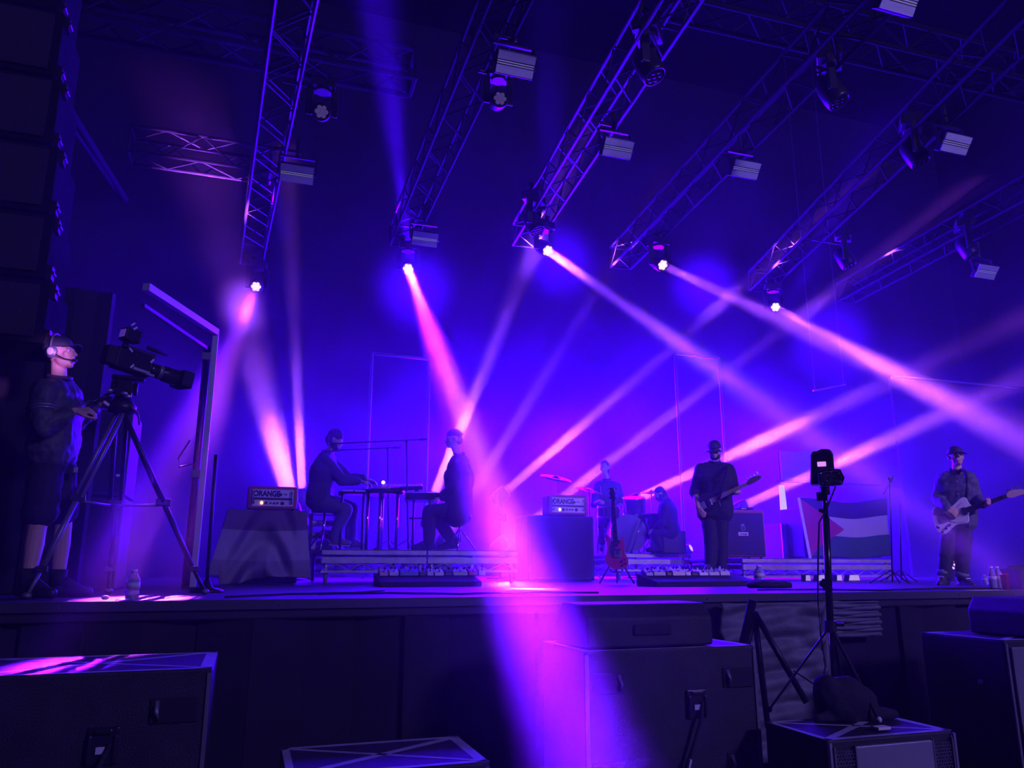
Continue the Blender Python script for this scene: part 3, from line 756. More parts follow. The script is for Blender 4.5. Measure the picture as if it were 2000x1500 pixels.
# --- flag draped over gear on the right riser
Yf = 10.15
c00, c10 = atY(1584, 1090, Yf), atY(1740, 1088, Yf)
c01, c11 = atY(1561, 972, Yf), atY(1730, 975, Yf)
root = empty('equipment_rack', ((c00.x + c10.x) / 2, Yf + .4, RB), 'black equipment rack hidden behind the flag', 'rack')
MB().box(((c00.x + c10.x) / 2 - .02, Yf + .42, (RB + c01.z) / 2 - .06), (c10.x - c00.x - .06, .56, c01.z - RB - .16)).build('case', TEX, root, world=True, bevel=.02)
MB().box(((c00.x + c10.x) / 2 - .02, Yf + .12, RB + .3), (.5, .02, .3)).build('front', BLKM, root, world=True)
def flagp(u, v):
    p = (c00 * (1 - u) + c10 * u) * (1 - v) + (c01 * (1 - u) + c11 * u) * v
    return p + V((0, .02 * math.sin(u * 9 + v * 2) + .015 * math.sin(v * 6 + u * 4), -.05 * math.sin(u * math.pi) * v + .015 * math.sin(u * 8)))
fm = mat('flag_cloth', (.5, .5, .5), .8, bump=.15, bscale=200)
nt = fm.node_tree; b_ = nt.nodes['Principled BSDF']; N_ = nt.nodes.new; K_ = nt.links.new
uv = N_('ShaderNodeUVMap'); sxy = N_('ShaderNodeSeparateXYZ'); K_(uv.outputs[0], sxy.inputs[0])
rp = N_('ShaderNodeValToRGB'); rp.color_ramp.interpolation = 'CONSTANT'; K_(sxy.outputs['Y'], rp.inputs[0])
for i, (p_, c_) in enumerate(((0, (.012, .09, .03)), (.37, (.46, .44, .48)), (.70, (.010, .010, .012)))):
    e = rp.color_ramp.elements[i] if i < 2 else rp.color_ramp.elements.new(p_)
    e.position = p_; e.color = (*c_, 1)
def nm(op, a_, c_):
    q = N_('ShaderNodeMath'); q.operation = op
    for i, v_ in enumerate((a_, c_)):
        if isinstance(v_, (int, float)): q.inputs[i].default_value = v_
        else: K_(v_, q.inputs[i])
    return q.outputs[0]
tri = nm('MULTIPLY', nm('SUBTRACT', 1.0, nm('ABSOLUTE', nm('MULTIPLY', nm('SUBTRACT', sxy.outputs['Y'], .5), 2.0), 0)), .44)
isr = nm('LESS_THAN', sxy.outputs['X'], tri)
mx = N_('ShaderNodeMix'); mx.data_type = 'RGBA'; K_(isr, mx.inputs['Factor']); K_(rp.outputs[0], mx.inputs[6]); mx.inputs[7].default_value = (.42, .015, .03, 1); K_(mx.outputs[2], b_.inputs['Base Color'])
me = bpy.data.meshes.new('flag'); bm = bmesh.new(); ul = bm.loops.layers.uv.new('flag')
nu, nv = 40, 26
vv = [[bm.verts.new(flagp(i / nu, j / nv) - c00) for j in range(nv + 1)] for i in range(nu + 1)]
for i in range(nu):
    for j in range(nv):
        f = bm.faces.new((vv[i][j], vv[i + 1][j], vv[i + 1][j + 1], vv[i][j + 1])); f.smooth = True
        for lp, (a_, c_) in zip(f.loops, ((i, j), (i + 1, j), (i + 1, j + 1), (i, j + 1))): lp[ul].uv = (a_ / nu, c_ / nv)
bm.to_mesh(me); bm.free(); me.materials.append(fm)
o = bpy.data.objects.new('flag', me); COL.objects.link(o); o.location = c00
md = o.modifiers.new('thickness', 'SOLIDIFY'); md.thickness = .006
tag(o, 'large flag with red triangle and black, white and green bands, draped at right', 'flag')
hem = MB().bar(c00 + V((-.02, -.01, -.01)), c01 + V((-.02, -.01, 0)), .05, .008, up=V((0, 1, 0))).build('hoist_tape', PALE, o, shift=c00)

# --- pale low floor lights seen under the right riser
for k, (px, wd, sh) in enumerate(((1573, .07, 'small'), (1602, .15, 'widest'), (1634, .075, 'narrow'), (1663, .17, 'wedge-shaped'))):
    p = atY(px, 1128, 9.3); p.z = SZ
    root = empty('floor_lamp_unit', p, sh + ' pale lamp unit on the floor before the right riser, ' + ['first', 'second', 'third', 'fourth'][k] + ' of four', 'lamp', 'pale lamp units before the right riser')
    MB().prism([(-wd * .6, .0), (wd * .6, 0), (wd * .45, .09), (-wd * .45, .09)], .10, None).build('housing', BLKM, root, bevel=.004)
    MB().prism([(-wd * .55, .01), (wd * .55, .01), (wd * .42, .085), (-wd * .42, .085)], .012, Matrix.Translation((0, -.055, 0))).build('front_glass', mat('frosted_front', (.75, .72, .68), .4, emit=(.75, .55, .8), estr=.35), root)

# --- stands
def mic_stand(base, top, boom_a=None, boom_b=None, label='', mic=True, r=.010, tri=True):
    root = empty('microphone_stand', base, label, 'microphone stand')
    MB().tube(base + V((0, 0, .03)), top, r).build('pole', BLKS, root, world=True, smooth=True)
    if tri:
        for k in range(3):
            a = k * 2.094 + .5
            MB().tube(base + V((0, 0, .16)), base + V((.26 * math.cos(a), .26 * math.sin(a), .012)), .008).build('leg', BLKS, root, world=True, smooth=True)
    else:
        MB().lathe([(.13, 0), (.13, .02), (.05, .04), (.02, .10), (0, .10)], Matrix.Translation(base)).build('base', BLKS, root, world=True, smooth=True)
    if boom_a is not None:
        MB().tube(boom_a, boom_b, .008).tube(boom_b - (boom_b - boom_a).normalized() * .1, boom_b, .013).build('boom', BLKS, root, world=True, smooth=True)
        MB().ell(top, .022).build('clutch', BLKS, root, world=True, smooth=True)
        if mic:
            d = (boom_a - boom_b).normalized()
            m_ = MB().tube(boom_a, boom_a + d * .13, .011, .017).build('microphone', BLKS, root, world=True, smooth=True)
            MB().ell(boom_a + d * .15, .025).build('grille_ball', GREYM, m_, world=False, smooth=True)
    return root
def P(px, py, D): return atD(px, py, D)
DK = 10.3
b = on_floor_at(796, DK, RZ); mic_stand(b, P(794, 862, DK), P(664, 866, DK - .1), P(834, 858, DK), 'boom microphone stand reaching to the seated keyboard player, upper boom')
b = on_floor_at(758, DK + .3, RZ); mic_stand(b, P(757, 876, DK + .3), P(668, 879, DK + .2), P(782, 874, DK + .3), 'second boom stand just below the upper boom at the keyboards')
b = on_floor_at(407, 6.2); mic_stand(b, P(422, 888, 6.2), label='plain black stand at the stage edge right of the pale gantry', mic=False, tri=False, r=.014)
b = on_floor_at(1740, 9.2); mic_stand(b, P(1737, 935, 9.2), P(1726, 965, 9.1), P(1745, 930, 9.25), 'microphone stand at the right end of the flag', mic=False)
b = on_floor_at(1758, 10.2); mic_stand(b, P(1757, 985, 10.2), label='short stand just behind the one at the end of the flag', mic=False)
# tall upstage pipes
for (xa, ya, xb_, yb_, lb) in ((727, 690, 838, 706, 'tall thin pipe frame behind the keyboard player'), (1318, 690, 1440, 700, 'tall thin pipe frame behind the bass player')):
    t = atY(xa, ya, 14.2); h_ = V((t.x + 1.1, 14.2, t.z - .02))
    o = MB().tube((t.x, 14.2, SZ), t, .03).tube(t, h_, .03).tube(h_, (h_.x, 14.2, SZ), .03).build('pipe_frame', mat('violet_pipe', (.22, .20, .3), .4, .3), smooth=True, shift=(t.x, 14.2, SZ)); o.location = (t.x, 14.2, SZ)
    tag(o, lb, 'frame')
# side screen at right with a pale top rail
a = atY(1740, 734, 12.4); c = atY(2120, 728, 12.4)
root = empty('side_screen', ((a.x + c.x) / 2, 12.4, SZ), 'dark side screen with a pale top rail behind the guitarist', 'screen')
MB().box(((a.x + c.x) / 2, 12.45, (SZ + a.z) / 2), (c.x - a.x, .06, a.z - SZ)).build('cloth', DRAPE, root, world=True)
MB().bar((a.x, 12.4, a.z), (c.x, 12.4, a.z), .035).build('top_rail', ALU, root, world=True)
a, c = atY(1588, 763, 12.8), atY(1652, 751, 12.8)
o = MB().bar(a, c, .03).tube(a + V((.05, 0, 0)), (a.x + .05, a.y, 14.85), .0012, seg=4).tube(c - V((.05, 0, 0)), (c.x - .05, c.y, 14.85), .0012, seg=4).build('hanging_rail', ALU, shift=a); o.location = a; tag(o, 'short slanting pale rail in the haze above the tripod camera', 'rail')

# --- pale gantry at left
Dg = 7.1
f0 = on_floor_at(380, Dg); tp = P(400, 616, Dg); tp = V((f0.x, f0.y, tp.z)); an = atZ(285, 560, tp.z)
root = empty('gantry_frame', f0, 'pale square-tube gantry with a sloping-looking arm, right of the broadcast camera', 'frame')
GAL = mat('pale_tube', (.55, .55, .6), .4, .3)
MB().box((f0.x, f0.y, (SZ + tp.z) / 2), (.055, .055, tp.z - SZ)).build('post', GAL, root, world=True, bevel=.004)
MB().bar(tp, an, .065).build('arm', GAL, root, world=True, bevel=.004)
p2 = on_floor_at(371, Dg + .05); p3 = V((p2.x, p2.y, P(368, 640, Dg).z))
MB().tube(p2 + V((-.03, .1, 0)), p3 + V((-.03, .1, 0)), .036).build('inner_post', BLKS, root, world=True, smooth=True)
MB().bar(p3 + V((-.03, .1, -.02)), V((an.x - .02, an.y + .1, p3.z - .02)), .03).build('inner_arm', BLKS, root, world=True)
for zz in (tp.z - .25, SZ + 1.05): MB().box((f0.x - .06, f0.y, zz), (.09, .05, .07)).build('clamp', GREYM, root, world=True)
MB().path([P(371, 860, Dg), P(348, 895, Dg - .1), P(350, 912, Dg - .1), P(382, 905, Dg)], .008).build('cable', BLKM, root, world=True, smooth=True)
MB().box((f0.x, f0.y, SZ + .01), (.16, .16, .02)).build('foot_plate', BLKS, root, world=True)
# dark side speakers behind the cameraman
c0, c1 = atY(135, 1000, 7.6), atY(238, 1000, 7.6)
for k, (za, zb_, lb) in enumerate(((SZ, 2.30, 'lower black cabinet of the stack behind the cameraman'), (2.31, 3.08, 'upper black cabinet of the stack behind the cameraman'))):
    root = empty('side_speaker', ((c0.x + c1.x) / 2, 7.9, za), lb, 'loudspeaker')
    MB().box(((c0.x + c1.x) / 2, 7.95, (za + zb_) / 2), (c1.x - c0.x, .6, zb_ - za - .005)).build('cabinet', TEX, root, world=True, bevel=.015)
    MB().box(((c0.x + c1.x) / 2, 7.642, (za + zb_) / 2), (c1.x - c0.x - .06, .012, zb_ - za - .08)).build('grille', BLKM, root, world=True)
    MB().box((c1.x - .06, 7.632, za + .18), (.05, .008, .025)).build('badge', PALE, root, world=True)

# --- bottles, cups and small things
CLEAR = mat('clear_plastic', (.82, .82, .9), .12, trans=.75, spec=.6)
def bottle(p, h, r, label, jug=False, group=None):
    root = empty('water_bottle', p, label, 'bottle', group)
    MB().lathe([(r * .9, 0), (r, .01), (r, h * .28), (r * .93, h * .31), (r, h * .34), (r, h * .60), (r * .9, h * .70), (r * .45, h * .86), (r * .38, h * .93), (0, h * .93)], seg=20).build('body', CLEAR, root, smooth=True)
    MB().lathe([(r * 1.012, h * .36), (r * 1.012, h * .57)], seg=20).build('label_band', mat('bottle_label', (.55, .5, .6), .5), root, smooth=True)
    MB().lathe([(r * .43, h * .92), (r * .43, h), (0, h)], seg=16).build('cap', WHITE, root, smooth=False)
    return root
bottle(atZ(257, 1171, SZ), .185, .040, 'clear bottle standing in the pink pool of light at the left stage edge')
bottle(atZ(1941, 1151, SZ), .205, .036, 'left of two clear bottles beside the guitarist', group=None)
bottle(atZ(1953, 1151, SZ), .205, .036, 'right of two clear bottles, next to the red cup', group=None)
bottle(atZ(1925, 1141, SZ), .11, .032, 'short pale bottle just behind the pair beside the guitarist')
bottle(atZ(1484, 1141, SZ), .22, .062, 'wide clear jug standing at the right end of the bass pedals')
o = MB().lathe([(.026, 0), (.034, .13), (.036, .13), (.036, .137), (.033, .137), (.026, .004), (0, .004)], seg=20).build('red_cup', mat('red_plastic', (.5, .03, .04), .4), smooth=True); o.location = atZ(1965, 1152, SZ)
tag(o, 'red plastic cup beside the clear bottles at the right edge', 'cup')
o = MB().box((0, 0, .09), (.34, .25, .18)).cap((-.12, 0, .18), (.12, 0, .18), .04).cap((-.1, -.05, .05), (.14, -.06, .03), .05).build('kit_bag', CLOTHB, remesh=.015, disp=.03, dscale=.12); o.location = atZ(1998, 1149, SZ)
tag(o, 'black kit bag at the right edge next to the red cup', 'bag')
o = MB().ell((0, 0, .012), (.022, .018, .014)).build('bottle_cap', PALE); o.location = atZ(205, 1171, SZ); tag(o, 'tiny cap lying on the lit stage edge left of the bottle', 'cap')
o = MB().ell((0, 0, .03), (.24, .14, .05)).cap((-.2, .02, .03), (.22, -.03, .02), .03).build('dark_towel', CLOTHB, remesh=.014, disp=.03, dscale=.1); o.location = atZ(1500, 1148, SZ); tag(o, 'dark towel lying flat in front of the clear jug', 'towel')
# cables on the stage floor
for pts, lb in (([(620, 1160), (760, 1158), (900, 1160), (1040, 1156), (1200, 1158)], 'black cable snaking along the stage edge at centre'), ([(1480, 1152), (1600, 1151), (1720, 1153), (1830, 1149), (1990, 1150)], 'black cable along the stage edge at the right'), ([(440, 1166), (560, 1160), (690, 1158), (760, 1152)], 'thin cable on the floor before the draped cabinet')):
    pp = [atZ(x, y, SZ + .008) for x, y in pts]; fine = []
    for i in range(len(pp) - 1):
        for k in range(6):
            t = k / 6; fine.append(pp[i].lerp(pp[i + 1], t) + V((0, .03 * math.sin(i * 3 + t * 6.28), 0)))
    o = MB().path(fine, .008, 6).build('stage_cable', BLKM, smooth=True, shift=pp[0]); o.location = pp[0]; tag(o, lb, 'cable')

# --- pedalboards
PC = {'pink': (.65, .35, .45), 'pale grey': (.6, .6, .66), 'white': (.8, .8, .82), 'blue': (.10, .16, .45), 'cream': (.75, .72, .6), 'dark': (.03, .03, .035), 'silver': (.55, .56, .62), 'red': (.5, .04, .10), 'black': (.02, .02, .022)}
ORD = ['first', 'second', 'third', 'fourth', 'fifth', 'sixth', 'seventh', 'eighth', 'ninth', 'tenth']
def pedalboard(px0, px1, D, label, where, seq, zf):
    y = on_floor_at((px0 + px1) / 2, D).y
    xa, xb2 = atY(px0, 1140, y).x, atY(px1, 1140, y).x
    root = empty('pedalboard', ((xa + xb2) / 2, y, SZ), label, 'pedalboard')
    tilt_ = lambda t: SZ + .045 + zf * t
    MB().prism([(-.22, 0), (.22, 0), (.22, .06 + zf), (-.22, .05)], xb2 - xa, Matrix.Translation(((xa + xb2) / 2, y, SZ)) @ Matrix.Rotation(math.pi / 2, 4, 'Z')).build('board', BLKM, root, world=True, bevel=.008)
    for s in (0, 1): MB().bar((xa + .02 if s == 0 else xb2 - .02, y - .225, SZ + .03), (xa + .02 if s == 0 else xb2 - .02, y + .22, SZ + .05 + zf), .02).build('side_rail', BLKS, root, world=True)
    x = xa + .04; rot = Euler((math.atan2(zf, .44), 0, 0)).to_matrix().to_4x4()
    for k, (cn, wd, hh, row) in enumerate(seq):
        pm = mat('pedal_' + cn.replace(' ', '_'), PC[cn], .45)
        yy = y + (.12 if row else -.10)
        pz = SZ + .052 + (yy - y + .22) / .44 * (zf + .01)
        rt = empty('effects_pedal', (x + wd / 2, yy, pz), '%s effects pedal, %s from the left on %s' % (cn, ORD[k], where), 'effects pedal', 'effects pedals on ' + where)
        rt.rotation_euler = (math.atan2(zf, .44), 0, 0)
        MB().prism([(-.065, .0), (.065, 0), (.065, hh), (-.05, hh * .72)], wd, Matrix.Rotation(math.pi / 2, 4, 'Z')).build('body', pm, rt, bevel=.006)
        nk = 2 if wd < .12 else 4
        for q in range(nk): MB().tube(((q - (nk - 1) / 2) * wd / nk, .035, hh * .95), ((q - (nk - 1) / 2) * wd / nk, .03, hh + .022), .010, .008, 10).build('knob', WHITE if (k + q) % 3 == 0 else BLKG, rt)
        MB().tube((0, -.04, hh * .7), (0, -.04, hh * .78 + .016), .010, seg=10).build('footswitch', STEEL, rt)
        x += wd + .012
    return root
seqL = [('pink', .09, .05, 1), ('pale grey', .10, .055, 1), ('blue', .20, .06, 1), ('dark', .07, .045, 1), ('pale grey', .07, .06, 1), ('white', .10, .05, 1), ('dark', .08, .05, 1), ('silver', .16, .055, 1), ('red', .10, .06, 1), ('white', .08, .075, 1)]
pedalboard(735, 930, 8.2, 'wide pedalboard at centre left before the keyboard riser', 'the pedalboard before the keyboard riser', seqL, .075)
seqR = [('silver', .08, .045, 1), ('pale grey', .14, .055, 1), ('dark', .06, .05, 1), ('cream', .15, .06, 1), ('white', .06, .055, 1), ('dark', .08, .04, 1), ('white', .11, .045, 1), ('silver', .13, .05, 1), ('pale grey', .12, .06, 1)]
pedalboard(1262, 1455, 8.3, 'pedalboard at the bass player\'s feet', 'the pedalboard at the bass player\'s feet', seqR, .075)

# --- keyboards
DKB = 10.2
def kf(px, D, Z=RZ): b_ = on_floor_at(px, D, Z); return b_, Frame(b_, px)
b, f = kf(742, DKB); L = f.L
root = empty('keyboard_table', b, 'round-topped gear table on silver tube legs before the seated player', 'table', rz=f.rz)
tz = L(740, 958).z
MB().lathe([(.0, tz - .06), (.27, tz - .06), (.29, tz - .03), (.29, tz), (0, tz)], seg=28).build('table_top', BLKG, root)
for dx, dy in ((-.19, -.10), (-.03, -.22), (.20, -.05), (.0, .2)): MB().tube((dx, dy, .0), (dx, dy, tz - .05), .022, seg=14).build('leg', STEEL, root, smooth=True)
def on(lb, nm_, cat, px, dy, build, group=None):
    p = f.m @ V((L(px, 958).x, dy, tz)); r_ = empty(nm_, p, lb, cat, group, rz=f.rz); build(r_); return r_
def mk(r_):
    MB().lathe([(0, 0), (.105, 0), (.11, .02), (.105, .035), (0, .035)], seg=24).build('platter', mat('copper_drum', (.75, .38, .26), .35, .2), r_, smooth=False)
on('copper-toned round drum pad glowing on the gear table', 'drum_pad', 'drum pad', 746, -.10, mk)
def mk(r_):
    MB().tube((0, 0, 0), (0, 0, .012), .045, seg=18).build('base', BLKS, r_)
    MB().path([(0, 0, .01), (.01, 0, .07), (0, -.02, .105)], .006).build('neck', BLKS, r_, smooth=True)
    MB().ell((0, -.02, .118), (.024, .024, .024)).build('bulb', mat('warm_bulb', (1, .9, .7), .3, emit=(1, .85, .6), estr=3.5), r_, smooth=True)
on('tiny lit desk lamp on the gear table', 'desk_lamp', 'lamp', 748, .10, mk)
def mk(r_):
    MB().box((0, 0, .045), (.55, .26, .05), Euler((rad(14), rad(-4), 0)).to_matrix()).build('body', BLKG, r_, bevel=.008)
    g = MB(); 
    for k in range(18): g.box((-.25 + k * .0295, -.06, .072), (.024, .12, .008), Euler((rad(14), rad(-4), 0)).to_matrix())
    g.build('keys', PALE, r_)
    for s in (-1, 1): MB().box((s * .2, .02, .012), (.05, .14, .024)).build('foot', BLKM, r_)
on('small tilted keyboard at the right of the gear table', 'keyboard', 'keyboard', 785, .0, mk)
b2_, f2_ = kf(700, DKB - .1); L = f2_.L
root = empty('laptop_stand', b2_, 'low side stand with papers and a flat controller left of the gear table', 'stand', rz=f2_.rz)
tz2 = L(690, 962).z
MB().box((L(690, 960).x, 0, tz2 - .015), (.38, .30, .03)).build('shelf', BLKG, root)
for s in (-1, 1): MB().tube((L(690, 960).x + s * .14, 0, 0), (L(690, 960).x + s * .14, 0, tz2 - .02), .016).build('leg', BLKS, root, smooth=True)
for k, (dx, dz, rr) in enumerate(((-.06, .0, .3), (.07, .0, -.2))):
    o = MB().box((0, 0, .012), (.15, .2, .022)).build('music_controller', PALE, bevel=.003); o.matrix_basis = f2_.m @ Matrix.Translation((L(690, 960).x + dx * 1.4, -.02, tz2)) @ Matrix.Rotation(rr * .3, 4, 'Z')
    tag(o, ['pale flat controller nearest the seated player', 'pale flat controller next to the gear table'][k], 'controller')
b, f = kf(828, DKB - .1); L = f.L
root = empty('keyboard_stand', b, 'thin tube stand holding the keyboard of the perched musician', 'stand', rz=f.rz)
tz = L(828, 975).z
for px in (806, 838):
    MB().tube(V((L(px, 1060).x, -.1, 0)), V((L(px, 1060).x, -.1, tz)), .015).tube(V((L(px, 1060).x, .2, 0)), V((L(px, 1060).x, .2, tz)), .015).build('upright', BLKS, root, smooth=True)
MB().tube((L(800, 1013).x, -.1, L(800, 1013).z), (L(842, 1013).x, -.1, L(800, 1013).z), .012).build('cross_bar', BLKS, root, smooth=True)
MB().box((L(822, 975).x, .05, tz - .01), (.42, .38, .02)).build('shelf', BLKS, root)
root = empty('keyboard', f.m @ V((L(838, 975).x, .05, tz)), 'flat black keyboard in front of the perched musician', 'keyboard', rz=f.rz)
MB().box((0, 0, .04), (.62, .26, .08)).build('body', BLKG, root, bevel=.01)
g = MB()
for k in range(24): g.box((-.29 + k * .0252, -.07, .083), (.021, .11, .008))
g.build('keys', WHITE, root)
# stools
def stool(px, D, pyseat, r_, label):
    b_, f_ = kf(px, D); z_ = f_.L(px, pyseat).z
    rt = empty('stool', b_, label, 'stool', rz=f_.rz)
    MB().lathe([(0, z_ - .07), (r_ * .95, z_ - .07), (r_, z_ - .04), (r_ * .96, z_), (0, z_ + .01)], seg=24).build('seat', BLKG, rt, smooth=True)
    MB().tube((0, 0, .12), (0, 0, z_ - .06), .018).build('post', STEEL, rt, smooth=True)
    for k in range(3): MB().tube((0, 0, .30), (.24 * math.cos(k * 2.094 + .4), .24 * math.sin(k * 2.094 + .4), .01), .012).build('leg', STEEL, rt, smooth=True)
    return z_
stool(628, DKB, 992, .17, 'round stool under the seated keyboard player')
stool(897, DKB, 1006, .16, 'high stool under the perched musician')
# rack of small gear behind the stool
a, c = atY(606, 1072, 10.9), atY(660, 1003, 10.9)
root = empty('gear_rack', (a.x, 11.1, RZ), 'open gear rack full of pale boxes behind the stool', 'rack')
w2, h2 = c.x - a.x, c.z - RZ
for s in (0, 1): MB().box((a.x + w2 * s, 11.1, RZ + h2 / 2), (.025, .4, h2)).build('side', BLKS, root, world=True)
MB().box((a.x + w2 / 2, 11.1, RZ + h2), (w2, .4, .025)).build('top', GREYM, root, world=True)
for k in range(3): MB().box((a.x + w2 / 2, 11.1, RZ + .02 + k * h2 / 3), (w2, .4, .02)).build('shelf', GREYM, root, world=True)
for k, (u, wv, hv, lv, mm_, lb) in enumerate(((.2, .12, .10, 0, PALE, 'pale box at the bottom left of the gear rack'), (.62, .16, .13, 0, WHITE, 'white box at the bottom right of the gear rack'), (.35, .22, .05, 1, GREYM, 'flat grey unit on the middle shelf of the gear rack'), (.75, .1, .08, 1, PALE, 'small pale box on the middle shelf of the gear rack'), (.45, .3, .04, 2, PALE, 'long pale unit on the upper shelf of the gear rack'))):
    o = MB().box((0, 0, hv / 2), (wv, .2, hv)).build('gear_box', mm_, bevel=.005); o.location = (a.x + w2 * u, 10.98, RZ + .03 + lv * h2 / 3); tag(o, lb, 'box')

# --- drums
DRUMM = mat('drum_shell', (.06, .03, .04), .25)
HEADMAT = mat('drum_skin', (.7, .68, .7), .5); DARKSKIN = mat('dark_drum_skin', (.03, .03, .035), .4)
BRASS = mat('cymbal_bronze', (.62, .46, .26), .28, .9)
def drum(px, py, D, r, h, tiltv, label, axis=(0, 0, 1), stand=True):
    p = P(px, py, D); rt = empty('drum', p, label, 'drum', 'drum kit')
    q = V(axis).normalized().to_track_quat('Z', 'Y').to_matrix().to_4x4()
    m_ = Matrix.Translation(p) @ q
    MB().tube((0, 0, -h / 2), (0, 0, h / 2), r, seg=28, m=m_).build('shell', DRUMM, rt, world=True, smooth=False)
    MB().tube((0, 0, h / 2), (0, 0, h / 2 + .006), r * .97, seg=28, m=m_).build('skin', HEADMAT if stand else DARKSKIN, rt, world=True)
    for s in (-1, 1): MB().lathe([(r * 1.0, s * h / 2 - .012), (r * 1.05, s * h / 2 - .012), (r * 1.05, s * h / 2 + .012), (r * 1.0, s * h / 2 + .012)], m_, 28).build('hoop', STEEL, rt, world=True, smooth=False)
    g = MB()
    for k in range(8):
        a = k * math.pi / 4; g.tube((r * 1.03 * math.cos(a), r * 1.03 * math.sin(a), -h * .48), (r * 1.03 * math.cos(a), r * 1.03 * math.sin(a), h * .48), .006, seg=6, m=m_)
    g.build('tension_rods', STEEL, rt, world=True)
    if stand:
        for k in range(3):
            a = k * 2.094 + .3; MB().tube(p + V((r * math.cos(a), r * math.sin(a), 0)), V((p.x + r * 1.15 * math.cos(a), p.y + r * 1.15 * math.sin(a), RZ + .005)), .010).build('leg', STEEL, rt, world=True, smooth=True)
    return rt
DD = 12.3
drum(1222, 1043, DD, .28, .42, 0, 'bass drum at the front of the kit', axis=(-.25, -1, 0), stand=False)
drum(1238, 988, DD + .1, .17, .24, 0, 'rack tom above the bass drum', axis=(-.1, -.2, 1))
drum(1188, 1000, DD + .1, .17, .15, 0, 'snare drum behind the red guitar headstock', axis=(0, -.1, 1))
drum(1262, 1028, DD + .1, .21, .38, 0, 'floor tom beside the hunched figure', axis=(0, -.05, 1))
def cymbal(px, py, D, r, axis, label, floor=RZ):
    p = P(px, py, D); rt = empty('cymbal', V((p.x, p.y, floor)), label, 'cymbal', 'cymbals of the drum kit')
    m_ = Matrix.Translation(p) @ V(axis).normalized().to_track_quat('Z', 'Y').to_matrix().to_4x4()
    MB().lathe([(0, .035), (.02, .034), (.045, .022), (.06, .012), (r * .6, .004), (r, -.012), (r, -.015), (r * .6, .0), (.06, .006), (0, .02)], m_, 36).build('bronze_disc', BRASS, rt, world=True, smooth=True)
    MB().tube(V((p.x, p.y, floor + .03)), p + V((0, 0, .05)), .010).build('pole', STEEL, rt, world=True, smooth=True)
    for k in range(3):
        a = k * 2.094 + .9; MB().tube((p.x, p.y, floor + .28), (p.x + .22 * math.cos(a), p.y + .22 * math.sin(a), floor + .01), .009).build('leg', STEEL, rt, world=True, smooth=True)
cymbal(1086, 933, 12.6, .26, (.10, -.34, 1), 'large cymbal lit pink at the left of the kit', SZ)
cymbal(1150, 957, 12.3, .22, (.25, -.12, 1), 'dark cymbal in front of the hazy drummer', SZ)
cymbal(1272, 962, 12.6, .17, (-.05, -.12, 1), 'small cymbal beside the hunched figure')
for k, (x0_, y0_, x1_, y1_, lb) in enumerate(((1232, 1070, 1255, 1012, 'chrome stand strut at the left of the floor tom'), (1277, 1052, 1262, 1012, 'slanting chrome strut below the small cymbal'))):
    a, c = P(x0_, y0_, 11.9), P(x1_, y1_, 12.0); a.z = RZ + .01
    o = MB().tube((0, 0, 0), c - a, .012).build('hardware_stand', STEEL, smooth=True); o.location = a
    MB().ell((0, 0, .005), .02).build('foot', BLKM, o)
    tag(o, lb, 'stand')

